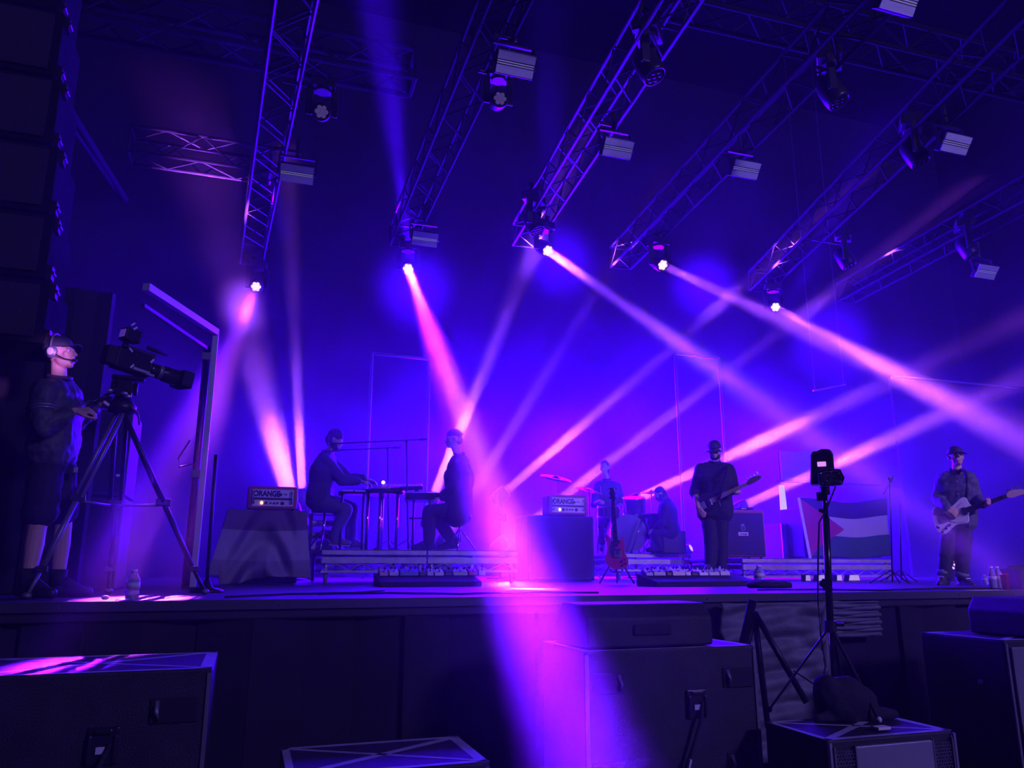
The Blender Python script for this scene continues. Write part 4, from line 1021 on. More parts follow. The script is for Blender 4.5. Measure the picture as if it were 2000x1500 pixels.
# ================================================================== guitars
def outline_guitar(name, f, dy, label, body, neck, headst, bm_, nm_, hm_, th=.042, guard=None, gm=None, pickups=(), bridge=None, knobs=(), frets=14, pegs=6, extra=None, strap=None, pegside=1, gpx=None):
    """All points are seen pixels mapped into the frame's upright plane dy metres from the frame's foot."""
    c = f.L(*gpx, dy); root = empty(name, f.m @ c, label, 'guitar', rz=f.rz)
    def q(p): v = f.L(p[0], p[1], dy) - c; return (v.x, v.z)
    def smooth(pts, it=2):
        for _ in range(it):
            n = len(pts); o = []
            for i in range(n):
                a, b = pts[i], pts[(i + 1) % n]
                o += [(a[0] * .75 + b[0] * .25, a[1] * .75 + b[1] * .25), (a[0] * .25 + b[0] * .75, a[1] * .25 + b[1] * .75)]
            pts = o
        return pts
    MB().prism(smooth([q(p) for p in body]), th).build('body', bm_, root, bevel=.006)
    yF = -th / 2
    if guard: MB().prism(smooth([q(p) for p in guard], 1), .006, Matrix.Translation((0, yF - .003, 0))).build('pickguard', gm, root)
    (ax, az), (bx, bz) = q(neck[0]), q(neck[1])
    a, b = V((ax, yF - .008, az)), V((bx, yF - .008, bz)); up = V((0, 1, 0)); d = (b - a).normalized(); s_ = d.cross(up).normalized()
    hw0, hw1 = .030, .022
    MB().poly([a + s_ * hw0, b + s_ * hw1, b - s_ * hw1, a - s_ * hw0], .024, (0, 1, 0)).build('neck', nm_, root, bevel=.003)
    g = MB()
    Ln = (b - a).length
    for k in range(frets):
        t = 1 - 2 ** (-(k + 1) / 12.0); t = t / (1 - 2 ** (-frets / 12.0))
        p = b.lerp(a, t * .97); g.tube(p + s_ * .024 + V((0, -.002, 0)), p - s_ * .024 + V((0, -.002, 0)), .0022, seg=5)
    g.build('frets', STEEL, root)
    MB().prism(smooth([q(p) for p in headst], 1), .02, Matrix.Translation((0, yF, 0))).build('headstock', hm_, root, bevel=.003)
    h0, h1 = V((q(headst[0])[0], 0, q(headst[0])[1])), V((0, 0, 0))
    hx = [q(p) for p in headst]; far = max(hx, key=lambda p: (V((p[0], 0, p[1])) - V((bx, 0, bz))).length)
    hd = V((far[0] - bx, 0, far[1] - bz)); hl = hd.length; hd.normalize(); hs = V((-hd.z, 0, hd.x))
    for k in range(pegs):
        if pegside == 2: t = .2 + .7 * (k // 2) / max(1, pegs // 2 - 1); sd = 1 if k % 2 else -1
        else: t = .15 + .75 * k / (pegs - 1); sd = 1
        p = V((bx, yF, bz)) + hd * hl * t + hs * sd * (.030 if pegside == 2 else .042)
        MB().tube(p - hs * sd * .012, p + hs * sd * .016, .005, .009, 8).build('tuning_peg', STEEL, root)
    for p, w_, h_ in pickups:
        x, z = q(p); rt = Matrix.Translation((x, yF - .008, z)) @ Matrix.Rotation(-math.atan2(d.z, d.x), 4, 'Y')
        MB().box((0, 0, 0), (w_, .016, h_), m=rt).build('pickup', STEEL if gm is None or True else BLKG, root, bevel=.003)
    if bridge:
        x, z = q(bridge); rt = Matrix.Translation((x, yF - .010, z)) @ Matrix.Rotation(-math.atan2(d.z, d.x), 4, 'Y')
        MB().box((0, 0, 0), (.075, .02, .085), m=rt).build('bridge', GREYM, root, bevel=.004)
        g = MB()
        for k in range(4 if pegs == 4 else 6):
            o_ = s_ * (.018 - .036 * k / (3 if pegs == 4 else 5))
            g.tube(V((x, yF - .022, z)) + o_, b + o_ * .8 + V((0, -.006, 0)), .0012, seg=4)
        g.build('strings', STEEL, root)
    for p in knobs:
        x, z = q(p); MB().tube((x, yF, z), (x, yF - .02, z), .013, .011, 12).build('knob', BLKG, root)
    if extra: extra(root, q, yF)
    return root

# ================================================================== people
def rotv(v, yaw, pitch):
    return Matrix.Rotation(rad(yaw), 3, 'Z') @ (Matrix.Rotation(rad(-pitch), 3, 'X') @ v)
def head_shapes(g, c, yaw, pitch, k=1.0, roll=0):
    R4 = Matrix.Translation(c) @ Matrix.Rotation(rad(yaw), 4, 'Z') @ Matrix.Rotation(rad(roll), 4, 'Y') @ Matrix.Rotation(rad(-pitch), 4, 'X') @ Matrix.Scale(k, 4)
    e = lambda c_, r_: g.ell(V(c_), r_, m=R4)
    e((0, .012, .032), (.074, .094, .088)); e((0, -.026, -.028), (.058, .062, .082)); e((0, -.066, -.090), (.027, .024, .020))
    g.cap(V((-.034, -.02, -.070)), V((0, -.062, -.092)), .016, .016, m=R4); g.cap(V((.034, -.02, -.070)), V((0, -.062, -.092)), .016, .016, m=R4)
    e((0, -.045, -.058), (.045, .036, .044))
    g.cap(V((0, -.090, .016)), V((0, -.112, -.020)), .007, .011, m=R4)
    for s in (-1, 1):
        e((s * .010, -.096, -.024), (.008, .010, .007)); e((s * .038, -.062, -.020), (.026, .020, .026)); e((s * .078, .012, -.006), (.010, .020, .032))
    g.cap(V((-.036, -.076, .027)), V((.036, -.076, .027)), .012, m=R4)
    g.cap(V((-.019, -.091, -.048)), V((.019, -.091, -.048)), .0095, m=R4); g.cap(V((-.016, -.089, -.067)), V((.016, -.089, -.067)), .0100, m=R4)
    return R4
def hand_shapes(g, w, d, n, thumb, curl=.6, k=1.0):
    """wrist, pointing direction, back-of-hand normal, side the thumb is on, finger curl."""
    d, n = V(d).normalized(), V(n).normalized(); s = d.cross(n).normalized() * thumb; n = s.cross(d) * thumb if False else n
    n = (n - d * n.dot(d)).normalized(); s = d.cross(n).normalized() * thumb
    kn = []
    for i, off in enumerate((.030, .010, -.010, -.029)):
        p = V(w) + (d * (.088 - .004 * abs(i - 1)) + s * off) * k
        g.cap(V(w) + s * off * .5 * k, p, .017 * k, .0125 * k); kn.append(p)
    lens = ((.040, .026, .020), (.045, .029, .021), (.042, .027, .020), (.033, .021, .018))
    for i, p in enumerate(kn):
        a = 0; q = p; sp = (1.5 - i) * .10
        for j, l in enumerate(lens[i]):
            a += curl * (1.0 + .12 * i) * (.75 if j == 0 else 1.0)
            dd = (d * math.cos(a) - n * math.sin(a) + s * sp * (1 if j == 0 else .4)).normalized()
            r2 = q + dd * l * k; g.cap(q, r2, (.0098 - .0009 * j) * k, (.0092 - .0010 * j) * k); q = r2
    t0 = V(w) + (d * .022 + s * .026) * k
    t1 = t0 + (d * .032 + s * .026 - n * .012) * k; t2 = t1 + (d * .034 + s * .004 - n * .016) * k; t3 = t2 + (d * .024 - s * .006 - n * .012) * k
    g.cap(t0, t1, .0155 * k, .012 * k); g.cap(t1, t2, .012 * k, .0105 * k); g.cap(t2, t3, .0105 * k, .009 * k)
TL = ((0, .085, .100), (.3, .070, .098), (.6, .088, .112), (.80, .112, .094), (.92, .105, .066))
def torso_shapes(g, pel, neck, sd, extra=0.0, lo=0, hi=5, k=1.0, fat=1.0, drop=0.0, flare=0.0):
    prev = None
    if drop:
        ax = (V(pel) - V(neck)).normalized(); c = V(pel) + ax * drop
        prev = (c - sd * (.085 + flare) * k, c + sd * (.085 + flare) * k, .098 * k * fat + extra)
        g.cap(prev[0], prev[1], prev[2])
    for t, hw, r in TL[lo:hi]:
        c = V(pel).lerp(V(neck), t * .93); rr = r * k * (fat if t < .8 else 1) + extra
        a, b = c - sd * hw * k, c + sd * hw * k
        g.cap(a, b, rr); g.ell(c, rr)
        if prev: g.cap(prev[0], a, prev[2], rr); g.cap(prev[1], b, prev[2], rr); g.cap((prev[0] + prev[1]) / 2, c, prev[2], rr)
        prev = (a, b, rr)
def person(label, fr, J, yaw=0, pitch=0, roll=0, vox=.011, k=1.0, top=None, sleeve=1.0, hem=.0, flare=0.0, fat=1.0, loose=.020, pants=None, leg=1.0, shoes=None, sole=None, hands={}, cap=None, hair=None, beard=None, legr=1.0, foot={}, armr=1.0, eyes=True, skin=None, cdisp=.022):
    """J: pel, neck, head, shR elR wrR shL elL wrL hipR knR anR hipL knL anL (local points)."""
    skin = skin or SKIN
    g = MB()
    sd = (J['shL'] - J['shR']); sd.normalize()
    torso_shapes(g, J['pel'], J['neck'], sd, 0, k=k, fat=fat * .96)
    g.cap(J['neck'] - V((0, 0, .03)), J['head'] + V((0, .02, -.06)), .055 * k, .049 * k)
    R4 = head_shapes(g, J['head'], yaw, pitch, k, roll)
    for s in 'RL':
        g.ell(J['sh' + s], .058 * k * armr); g.cap(J['sh' + s], J['el' + s], .052 * k * armr, .040 * k * armr); g.cap(J['el' + s], J['wr' + s], .042 * k * armr, .027 * k * armr)
        h = hands.get(s)
        if h: hand_shapes(g, J['wr' + s], h[0], h[1], h[2], h[3], k)
        g.cap(J['hip' + s], J['kn' + s], .088 * k * legr, .058 * k * legr)
        ca = J['kn' + s].lerp(J['an' + s], .32) + V((0, .012, 0)); g.cap(J['kn' + s], ca, .056 * k * legr, .058 * k * legr); g.cap(ca, J['an' + s], .058 * k * legr, .038 * k * legr)
        fd = V(foot.get(s, (0, -1, 0))).normalized()
        g.cap(J['an' + s], J['an' + s] + fd * .15 + V((0, 0, -.045)), .036 * k, .03 * k)
    body = g.build('person', skin, remesh=vox, sm_it=4 if vox > .007 else 3)
    body.location = fr.o; body.rotation_euler = (0, 0, fr.rz)
    tag(body, label, 'person')
    if eyes:
        for s in (-1, 1):
            ey = MB().ell(V((s * .031, -.074, .006)), (.0135, .013, .010), m=R4).build('eye', EYEW, body, smooth=True)
            MB().ell(V((s * .031, -.0858, .0065)), (.0058, .003, .0058), m=R4).build('iris', INK, ey, smooth=True)
    if top:
        g = MB(); torso_shapes(g, J['pel'], J['neck'], sd, loose, k=k, fat=fat, drop=hem, flare=flare)
        for s in 'RL':
            g.ell(J['sh' + s], .062 * k * armr + loose * .6); g.cap(J['sh' + s], J['neck'] - V((0, 0, .05)), .058 * k + loose * .5, .058 * k + loose * .3)
            g.cap(J['sh' + s], J['el' + s], .054 * k * armr + loose, .044 * k * armr + loose)
            if sleeve > 0:
                e_ = J['el' + s].lerp(J['wr' + s], sleeve); g.cap(J['el' + s], e_, .044 * k * armr + loose, (.044 - .014 * sleeve) * k * armr + loose * .9)
        g.build('top', top, body, remesh=max(vox, .009), disp=cdisp, dscale=.12, sm_it=3)
        g = MB(); nk = J['neck']
        for q in range(12):
            a = q * math.pi / 6; a2 = a + math.pi / 6
            g.cap(nk + V((math.cos(a) * .070, math.sin(a) * .066, .02 + .018 * math.sin(a))) * 1.0, nk + V((math.cos(a2) * .070, math.sin(a2) * .066, .02 + .018 * math.sin(a2))), .017)
        g.build('collar', top, body, remesh=.009, sm_it=3)
    if pants:
        g = MB(); torso_shapes(g, J['pel'], J['neck'], sd, loose * .55, 0, 2, k=k, fat=fat)
        for s in 'RL':
            g.cap(J['pel'], J['hip' + s], .10 * k + loose * .5, .095 * k + loose * .5)
            if leg >= .5:
                g.cap(J['hip' + s], J['kn' + s], .090 * k * legr + loose * .8, .062 * k * legr + loose * .8)
                e_ = J['kn' + s].lerp(J['an' + s], (leg - .5) * 2)
                if leg > .5: g.cap(J['kn' + s], e_, .062 * k * legr + loose * .8, .048 * k * legr + loose * .7)
            else:
                e_ = J['hip' + s].lerp(J['kn' + s], leg * 2); g.cap(J['hip' + s], e_, .092 * k * legr + loose * .6, .080 * k * legr + loose * .9)
        g.build('trousers' if leg > .6 else 'shorts', pants, body, remesh=max(vox, .009), disp=cdisp * .8, dscale=.12, sm_it=3)
    if shoes:
        for s in 'RL':
            fd = V(foot.get(s, (0, -1, 0))).normalized(); a = J['an' + s]; z = V((0, 0, 1)); zl = fd.z
            heel = a - V((fd.x, fd.y, 0)) * .045 + V((0, 0, -.05)); toe = heel + fd * .245
            g = MB().cap(heel, toe, .042, .036).cap(a + V((0, 0, .02)), heel + fd * .06, .046, .046).cap(a + fd * .05, toe - fd * .03, .042, .034)
            sh = g.build('shoe', shoes, body, remesh=.010, sm_it=3)
            if sole: MB().cap(heel + V((0, 0, -.030)), toe + V((0, 0, -.024)), .026, .022).build('sole', sole, sh, remesh=.008)
    if cap:
        cm, byaw, bpitch = cap
        RC = Matrix.Translation(J['head']) @ Matrix.Rotation(rad(yaw), 4, 'Z') @ Matrix.Rotation(rad(roll), 4, 'Y') @ Matrix.Rotation(rad(-pitch), 4, 'X') @ Matrix.Scale(k, 4)
        pr = [(0, .128), (.02, .1265), (.05, .116), (.074, .094), (.086, .062), (.088, .030), (.083, .028), (.08, .06), (0, .10)]
        g = MB().lathe(pr, RC @ Matrix.Translation((0, .012, .006)) @ Matrix.Diagonal((.96, 1.14, 1, 1)), 28)
        g.ell(V((0, .012, .134)), .008, m=RC)
        cp = g.build('cap', cm, body, smooth=True)
        if byaw is not None:
            def br(u, v):
                a = (u - .5) * 1.7; r0 = .084 + v * (.070 * math.cos(a * .62))
                x, y = math.sin(a) * (r0 * .93), -math.cos(a) * (r0 * 1.05) + .012
                p = V((x, y, .036 - .35 * x * x / .09 * .5 - v * .006))
                return RC @ (Matrix.Rotation(rad(byaw), 3, 'Z') @ (Matrix.Rotation(rad(-bpitch), 3, 'X') @ p))
            MB().grid(br, 18, 6).build('brim', cm, cp, smooth=True, solid=.004)
    if hair:
        hm, hs = hair
        g = MB()
        for c_, r_ in hs: g.ell(V(c_), r_, m=R4)
        g.build('hair', hm, body, remesh=.009, disp=.012, dscale=.05, sm_it=2)
    if beard:
        bm__, bs = beard
        g = MB()
        for c_, r_ in bs: g.ell(V(c_), r_, m=R4)
        g.build('beard', bm__, body, remesh=.008, disp=.01, dscale=.04, sm_it=2)
    return body, R4
HAIRB = mat('dark_hair', (.03, .022, .018), .7)
SHORT_HAIR = [((0, .022, .045), (.078, .094, .088)), ((0, .07, -.01), (.065, .05, .06))]
BEARD = [((0, -.066, -.088), (.040, .034, .032)), ((-.045, -.03, -.07), (.022, .045, .04)), ((.045, -.03, -.07), (.022, .045, .04)), ((0, -.092, -.040), (.026, .010, .007))]
WHT = mat('canvas_white', (.75, .73, .72), .6)

# --- camera operator
fr = Frame(on_floor_at(95, 5.2), 95); L = fr.L
J = dict(pel=L(104, 884), neck=L(116, 742), head=L(117, 692), shR=L(88, 762, -.17), shL=L(126, 758, .17), elR=L(84, 835, -.23), wrR=L(146, 803, -.20), elL=L(150, 822, .22), wrL=L(188, 788, .16),
         hipR=L(92, 915, -.09), hipL=L(114, 913, .10), knR=L(72, 1030, -.12), knL=L(122, 1030, .12), anR=L(54, 1138, -.14), anL=L(112, 1138, .14))
JACK = mat('dark_jacket', (.06, .058, .085), .6, bump=.25, bscale=40)
body, R4 = person('person in dark jacket, shorts and cap working the broadcast camera at left', fr, J, yaw=62, pitch=8, vox=.006, top=JACK, sleeve=.72, hem=.0, flare=.0, fat=1.15, loose=.030, cdisp=.045, pants=mat('black_shorts', (.012, .012, .02), .8), leg=.37, shoes=mat('black_boot', (.02, .02, .025), .5), foot={'R': (.6, -.6, -.05), 'L': (.9, -.3, -.05)},
    hands={'R': ((.95, -.1, .15), (-.1, -.6, .8), 1, .75), 'L': ((.9, 0, .4), (0, .6, .8), -1, .7)}, cap=(mat('navy_cap', (.035, .035, .06), .7), 0, 8), legr=1.05)
for s in 'RL':
    a = J['an' + s]; MB().tube(a + V((0, 0, -.02)), a + V((0, .0, .09)), .052, .056, 16).build('sock', CLOTHB, body, smooth=True)
# headset, wrist band and arm stripes
g = MB().ell(V((-.088, .012, -.004)), (.022, .040, .046), m=R4).build('ear_cup', GREYM, body, smooth=True)
MB().ell(V((-.108, .012, -.004)), (.006, .024, .028), m=R4).build('cup_plate', PALE, g, smooth=True)
g = MB().ell(V((.088, .012, -.004)), (.022, .040, .046), m=R4).build('ear_cup', GREYM, body, smooth=True)
pts = [R4 @ V((-.094 * math.cos(a), .016, .010 + .142 * math.sin(a))) for a in [k * math.pi / 14 for k in range(15)]]
MB().path(pts, .009).build('headband', GREYM, body, smooth=True)
g = MB().path([R4 @ V(p) for p in ((-.094, -.02, -.03), (-.075, -.07, -.062), (-.036, -.112, -.068))], .004); g.cap(V((-.036, -.112, -.068)), V((-.014, -.116, -.066)), .012, m=R4)
g.build('boom_microphone', BLKM, body, smooth=True)
e = J['wrR']; d = (J['wrR'] - J['elR']).normalized()
q = d.to_track_quat('Z', 'Y').to_matrix().to_4x4()
MB().lathe([(.036, -.014), (.041, -.012), (.041, .012), (.036, .014)], Matrix.Translation(e - d * .03) @ q).build('wrist_band', mat('pale_band', (.3, .3, .36), .5), body, smooth=True)
d = (J['elR'] - J['shR']).normalized(); q = d.to_track_quat('Z', 'Y').to_matrix().to_4x4()
for t in (.50, .57): MB().lathe([(.086, -.004), (.090, -.003), (.090, .003), (.086, .004)], Matrix.Translation(J['shR'].lerp(J['elR'], t)) @ q, 28).build('sleeve_stripe', ALU, body, smooth=True)
MB().box(L(147, 918, -.10), (.03, .03, .045)).build('belt_pack', GREYM, body, bevel=.005)

# --- broadcast camera on its tripod
fc = Frame(on_floor_at(240, 5.45), 240); L = fc.L
root = empty('camera_tripod', fc.o, 'tall black twin-tube tripod under the broadcast camera', 'tripod', rz=fc.rz)
apex = L(238, 800)
for k, (fx, fy, dz_) in enumerate(((52, 1169, -.32), (400, 1160, .05), (214, 1142, .62))):
    ft = L(fx, fy, dz_); ft.z = .0
    d = (ft - apex); n = d.cross(V((0, 0, 1))); n = (n if n.length > .01 else V((1, 0, 0))).normalized() * .035
    mid = apex.lerp(ft, .5); lo_ = apex.lerp(ft, .86)
    lg = MB().tube(apex + n, mid + n, .016).tube(apex - n, mid - n, .016).tube(mid, lo_, .019).tube(mid + n * .4, lo_ + n * .3, .012).tube(lo_, ft + V((0, 0, .02)), .013).build('leg', GREYM if k == 0 else BLKS, root, smooth=True)
    MB().box(mid, (.10, .06, .05)).build('leg_lock', BLKS, lg, bevel=.006)
    MB().box(lo_, (.07, .05, .04)).build('leg_lock', BLKS, lg, bevel=.006)
    MB().ell(ft + V((0, 0, .022)), (.03, .03, .022)).build('foot', GREYM, lg, smooth=True)
for k, (fx, fy, dz_) in enumerate(((52, 1169, -.32), (400, 1160, .05), (214, 1142, .62))):
    ft = L(fx, fy, dz_); ft.z = 0
    MB().tube(apex.lerp(ft, .5) + V((0, 0, -.02)), V((apex.x, apex.y + .08, apex.lerp(ft, .5).z - .03)), .011).build('spreader', GREYM, root, smooth=True)
MB().lathe([(0, -.02), (.09, -.02), (.10, .02), (.075, .05), (.06, .09), (0, .09)], Matrix.Translation(apex)).build('bowl', BLKS, root, smooth=True)
g = MB().box(apex + V((0, 0, .15)), (.11, .13, .13)).tube(apex + V((-.09, 0, .16)), apex + V((.09, 0, .16)), .05).box(apex + V((.02, 0, .235)), (.22, .10, .03))
g.build('fluid_head', BLKG, root, bevel=.01)
pan = L(166, 800, -.06)
MB().tube(apex + V((-.04, -.06, .15)), pan, .011).build('pan_bar', BLKS, root, smooth=True)
MB().tube(pan, pan.lerp(apex + V((-.04, -.06, .15)), .25), .017).build('pan_grip', BLKM, root, smooth=True)
for px, py in ((243, 768), (214, 762), (250, 774)): MB().ell(L(px, py, -.12), (.022, .012, .014)).build('lever', ALU, root, smooth=True)
for px, py, ww in ((208, 788, .04),): MB().box(L(px, py, -.1), (.045, .008, .02), Euler((0, rad(35), 0)).to_matrix()).build('label_plate', PALE, root)
MB().path([L(252, 790, -.08), L(262, 800, -.1), L(270, 805, -.1), L(272, 830, -.06)], .006).build('cable', GREYM, root, smooth=True)
c = L(268, 712); root = empty('broadcast_camera', fc.m @ L(240, 752), 'black broadcast video camera with long lens and viewfinder, tilted up on the tripod', 'video camera', rz=fc.rz)
o_ = L(240, 752)
T = Matrix.Translation(c - o_) @ Matrix.Rotation(rad(8), 4, 'Y') @ Matrix.Rotation(rad(28), 4, 'Z') @ Matrix.Scale(.80, 4)
MB().box((-.06, 0, 0), (.34, .13, .20), m=T).build('body', BLKG, root, bevel=.015)
MB().box((-.27, 0, .0), (.09, .12, .17), m=T).build('battery', BLKM, root, bevel=.01)
lm = T @ Matrix.Rotation(math.pi / 2, 4, 'Y')
ln = MB().lathe([(0, .10), (.055, .10), (.062, .14), (.062, .24), (.075, .27), (.08, .40), (.072, .41), (.0, .39)], lm, 24).build('lens', BLKG, root, smooth=True)
MB().box((.47, 0, .0), (.12, .22, .16), m=T).build('lens_hood', BLKM, root, bevel=.01)
MB().lathe([(.064, .20), (.068, .205), (.068, .235), (.064, .24)], lm, 24).build('focus_ring', GREYM, ln, smooth=True)
MB().box((.0, -.02, .125), (.28, .03, .03), m=T).box((-.12, -.02, .11), (.03, .03, .05), m=T).box((.12, -.02, .11), (.03, .03, .05), m=T).build('top_handle', BLKS, root, bevel=.006)
g = MB().box((-.16, -.06, .22), (.15, .13, .12), m=T).box((-.16, -.02, .15), (.05, .05, .08), m=T)
vf = g.build('viewfinder', BLKG, root, bevel=.01)
MB().box((-.238, -.06, .22), (.006, .09, .07), m=T).build('screen', mat('viewfinder_glow', (.1, .1, .3), .3, emit=(.25, .08, 1), estr=.25), vf)
MB().tube((.02, -.06, .17), (.22, -.06, .17), .018, m=T).build('shotgun_microphone', BLKM, root, smooth=True)
g = MB().box((.02, -.072, -.06), (.16, .008, .025), m=T).box((.11, -.072, -.07), (.08, .008, .02), m=T)
g.build('side_plate', mat('silver_trim', (.5, .5, .55), .3, .5), root)
for x, z, r_ in ((-.13, .09, 30), (-.17, .28, -50), (-.20, .31, -50), (-.08, -.05, -60), (.09, .06, -60)): MB().box((0, 0, 0), (.045, .008, .016), m=T @ Matrix.Translation((x, -.078 if z < .2 else -.13, z)) @ Matrix.Rotation(rad(r_), 4, 'Y')).build('label_strip', PALE, root)

# --- seated keyboard player
fr = Frame(on_floor_at(628, DKB, RZ), 628); L = fr.L
J = dict(pel=L(625, 968), neck=L(640, 884), head=L(655, 860), shR=L(634, 898, -.17), shL=L(644, 897, .17), elR=L(668, 938, -.20), wrR=L(704, 940, -.14), elL=L(680, 934, .18), wrL=L(716, 936, .10),
         hipR=L(630, 978, -.10), hipL=L(632, 978, .10), knR=L(676, 996, -.16), knL=L(688, 992, .14), anR=L(652, 1050, -.16), anL=L(684, 1057, .12))
person('person seated at left playing keyboards, dark jumper, head bowed', fr, J, yaw=78, pitch=-26, vox=.011, k=1.1, top=CLOTHN, sleeve=.8, hem=.04, fat=1.25, loose=.03, pants=mat('faded_jeans', (.09, .09, .14), .8, bump=.2), shoes=mat('grey_shoe', (.16, .15, .18), .6), sole=WHT, foot={'R': (1, -.1, -.1), 'L': (1, -.1, -.02)},
    hands={'R': ((.95, 0, -.2), (.1, 0, 1), 1, .4), 'L': ((.95, 0, -.2), (.1, 0, 1), -1, .4)}, hair=(HAIRB, [((0, .022, .05), (.084, .102, .094)), ((0, .07, -.01), (.07, .056, .07))]), beard=(HAIRB, BEARD))
# --- perched musician
fr = Frame(on_floor_at(888, DKB, RZ), 888); L = fr.L
J = dict(pel=L(896, 988), neck=L(897, 889), head=L(886, 858), shR=L(893, 906, -.17), shL=L(906, 905, .17), elR=L(884, 955, -.22), wrR=L(862, 972, -.16), elL=L(890, 955, .2), wrL=L(860, 970, .16),
         hipR=L(892, 997, -.1), hipL=L(892, 997, .1), knR=L(838, 1000, -.12), knL=L(850, 1008, .12), anR=L(838, 1060, -.12), anL=L(886, 1058, .14))
person('person perched on a high stool in silhouette, loose dark jacket, facing left', fr, J, yaw=-80, pitch=-4, vox=.011, k=1.08, top=CLOTHB, sleeve=.85, hem=.11, flare=.03, fat=1.25, loose=.035, pants=CLOTHB, shoes=BLKM, foot={'R': (-1, -.1, -.05), 'L': (-1, -.2, -.1)},
    hands={'R': ((-.95, 0, -.2), (-.1, 0, 1), -1, .4), 'L': ((-.95, 0, -.2), (-.1, 0, 1), 1, .4)}, cap=(CLOTHB, None, 0), hair=(HAIRB, SHORT_HAIR + [((0, .105, .06), (.02, .03, .02))]), eyes=False)
# --- bass player
fr = Frame(on_floor_at(1396, 9.75), 1396); L = fr.L
J = dict(pel=L(1396, 990), neck=L(1396, 905), head=L(1396, 880), shR=L(1370, 917), shL=L(1422, 918), elR=L(1358, 962, -.02), wrR=L(1363, 990, -.28), elL=L(1434, 955, .0), wrL=L(1438, 958, -.17),
         hipR=L(1386, 1010), hipL=L(1407, 1010), knR=L(1388, 1060, -.05), knL=L(1408, 1062, .0), anR=L(1387, 1106, -.08), anL=L(1410, 1122, .0))
person('bearded person in black top and cap playing bass at the pedals', fr, J, yaw=-10, pitch=-22, vox=.011, top=CLOTHB, sleeve=.12, hem=.07, fat=1.18, loose=.03, pants=mat('black_jeans', (.016, .016, .03), .8), shoes=mat('striped_shoe', (.06, .05, .07), .5), sole=WHT, foot={'R': (-.45, -.85, -.18), 'L': (.2, -1, -.05)}, armr=1.12,
    hands={'R': ((.5, -.1, -.8), (-.3, -.95, 0), 1, .5), 'L': ((.1, -.35, -.25), (.1, .9, -.6), -1, .9)}, cap=(mat('black_cap', (.02, .02, .03), .7), 0, -2), beard=(HAIRB, BEARD))
def bx(root, q, yF):
    MB().path([V((q(p)[0], yF + dz_, q(p)[1])) for p, dz_ in (((1404, 976), -.02), ((1412, 950), -.06), ((1419, 925), -.02), ((1421, 912), .07), ((1416, 908), .20))], .016).build('strap', CLOTHB, root, smooth=True)
outline_guitar('bass_guitar', fr, -.215, 'dark bass guitar slung low, pale neck rising to the right',
    [(1362, 978), (1368, 966), (1382, 962), (1398, 966), (1412, 958), (1416, 966), (1404, 978), (1410, 990), (1398, 992), (1388, 1004), (1370, 1006), (1361, 994)],
    [(1384, 981), (1460, 945)], [(1458, 948), (1458, 940), (1470, 931), (1486, 928), (1488, 934), (1476, 942), (1464, 948)], mat('dark_bass_body', (.03, .02, .03), .3), mat('maple_neck', (.45, .30, .22), .45), mat('bass_headstock', (.12, .06, .06), .5),
    guard=[(1378, 972), (1398, 968), (1398, 984), (1380, 992)], gm=BLKM, pickups=[((1386, 982), .04, .075)], bridge=(1372, 988), knobs=[(1384, 997), (1390, 994)], frets=16, pegs=4, extra=bx, gpx=(1390, 985))
# --- guitarist at right
fr = Frame(on_floor_at(1865, 8.75), 1865); L = fr.L
J = dict(pel=L(1868, 1014), neck=L(1869, 921), head=L(1867, 893), shR=L(1843, 935, .02), shL=L(1894, 934, .02), elR=L(1831, 974, -.06), wrR=L(1849, 991, -.315), elL=L(1906, 972, .0), wrL=L(1921, 985, -.235),
         hipR=L(1857, 1028), hipL=L(1880, 1028), knR=L(1848, 1082, -.03), knL=L(1881, 1082, -.02), anR=L(1844, 1128, -.02), anL=L(1880, 1132, .0))
body, R4 = person('person in buttoned denim shirt and dark cap playing a white guitar at right', fr, J, yaw=16, pitch=10, vox=.006, top=mat('denim_shirt', (.085, .085, .15), .75, bump=.3, bscale=120, var=.25, vscale=18), sleeve=.95, hem=.02, fat=1.1, loose=.024, cdisp=.03, pants=mat('dark_denim', (.018, .018, .04), .8), leg=.97, shoes=mat('dark_sneaker', (.035, .03, .04), .5), sole=WHT, foot={'R': (-.25, -1, -.08), 'L': (.55, -1, -.08)}, cap=(mat('flat_black_cap', (.02, .02, .03), .7), 0, -4),
    hands={'R': ((.75, .05, -.6), (.25, -.95, .1), 1, .6), 'L': ((.25, -.25, .05), (.1, .9, -.5), -1, 1.0)})
for k in range(5):
    p = L(1869.5 + .6 * k, 928 + k * 12.4, -.165 - .010 * (k if k < 3 else 4 - k)); MB().ell(p, (.008, .006, .008)).build('button', PALE, body, smooth=True)
for s in (-1, 1): MB().prism([(0, 0), (s * .075, .012), (s * .07, -.045), (s * .02, -.06)], .012, Matrix.Translation(L(1869, 917, -.095)) @ Matrix.Rotation(rad(s * 20), 4, 'Z')).build('collar_tip', MAT['denim_shirt'], body)
for s in 'RL':
    MB().lathe([(.070, -.03), (.074, 0), (.068, .03)], Matrix.Translation(J['an' + s] + V((0, 0, .06)))).build('cuff', mat('turned_cuff', (.20, .20, .26), .8), body, smooth=True)
    a = J['an' + s]; fd = V({'R': (-.25, -1, 0), 'L': (.55, -1, 0)}[s]).normalized(); MB().box(a + fd * .085 + V((0, 0, -.004)), (.05, .09, .012), Euler((rad(-24), 0, math.atan2(fd.x, -fd.y))).to_matrix()).build('laces', WHT, body, bevel=.004)
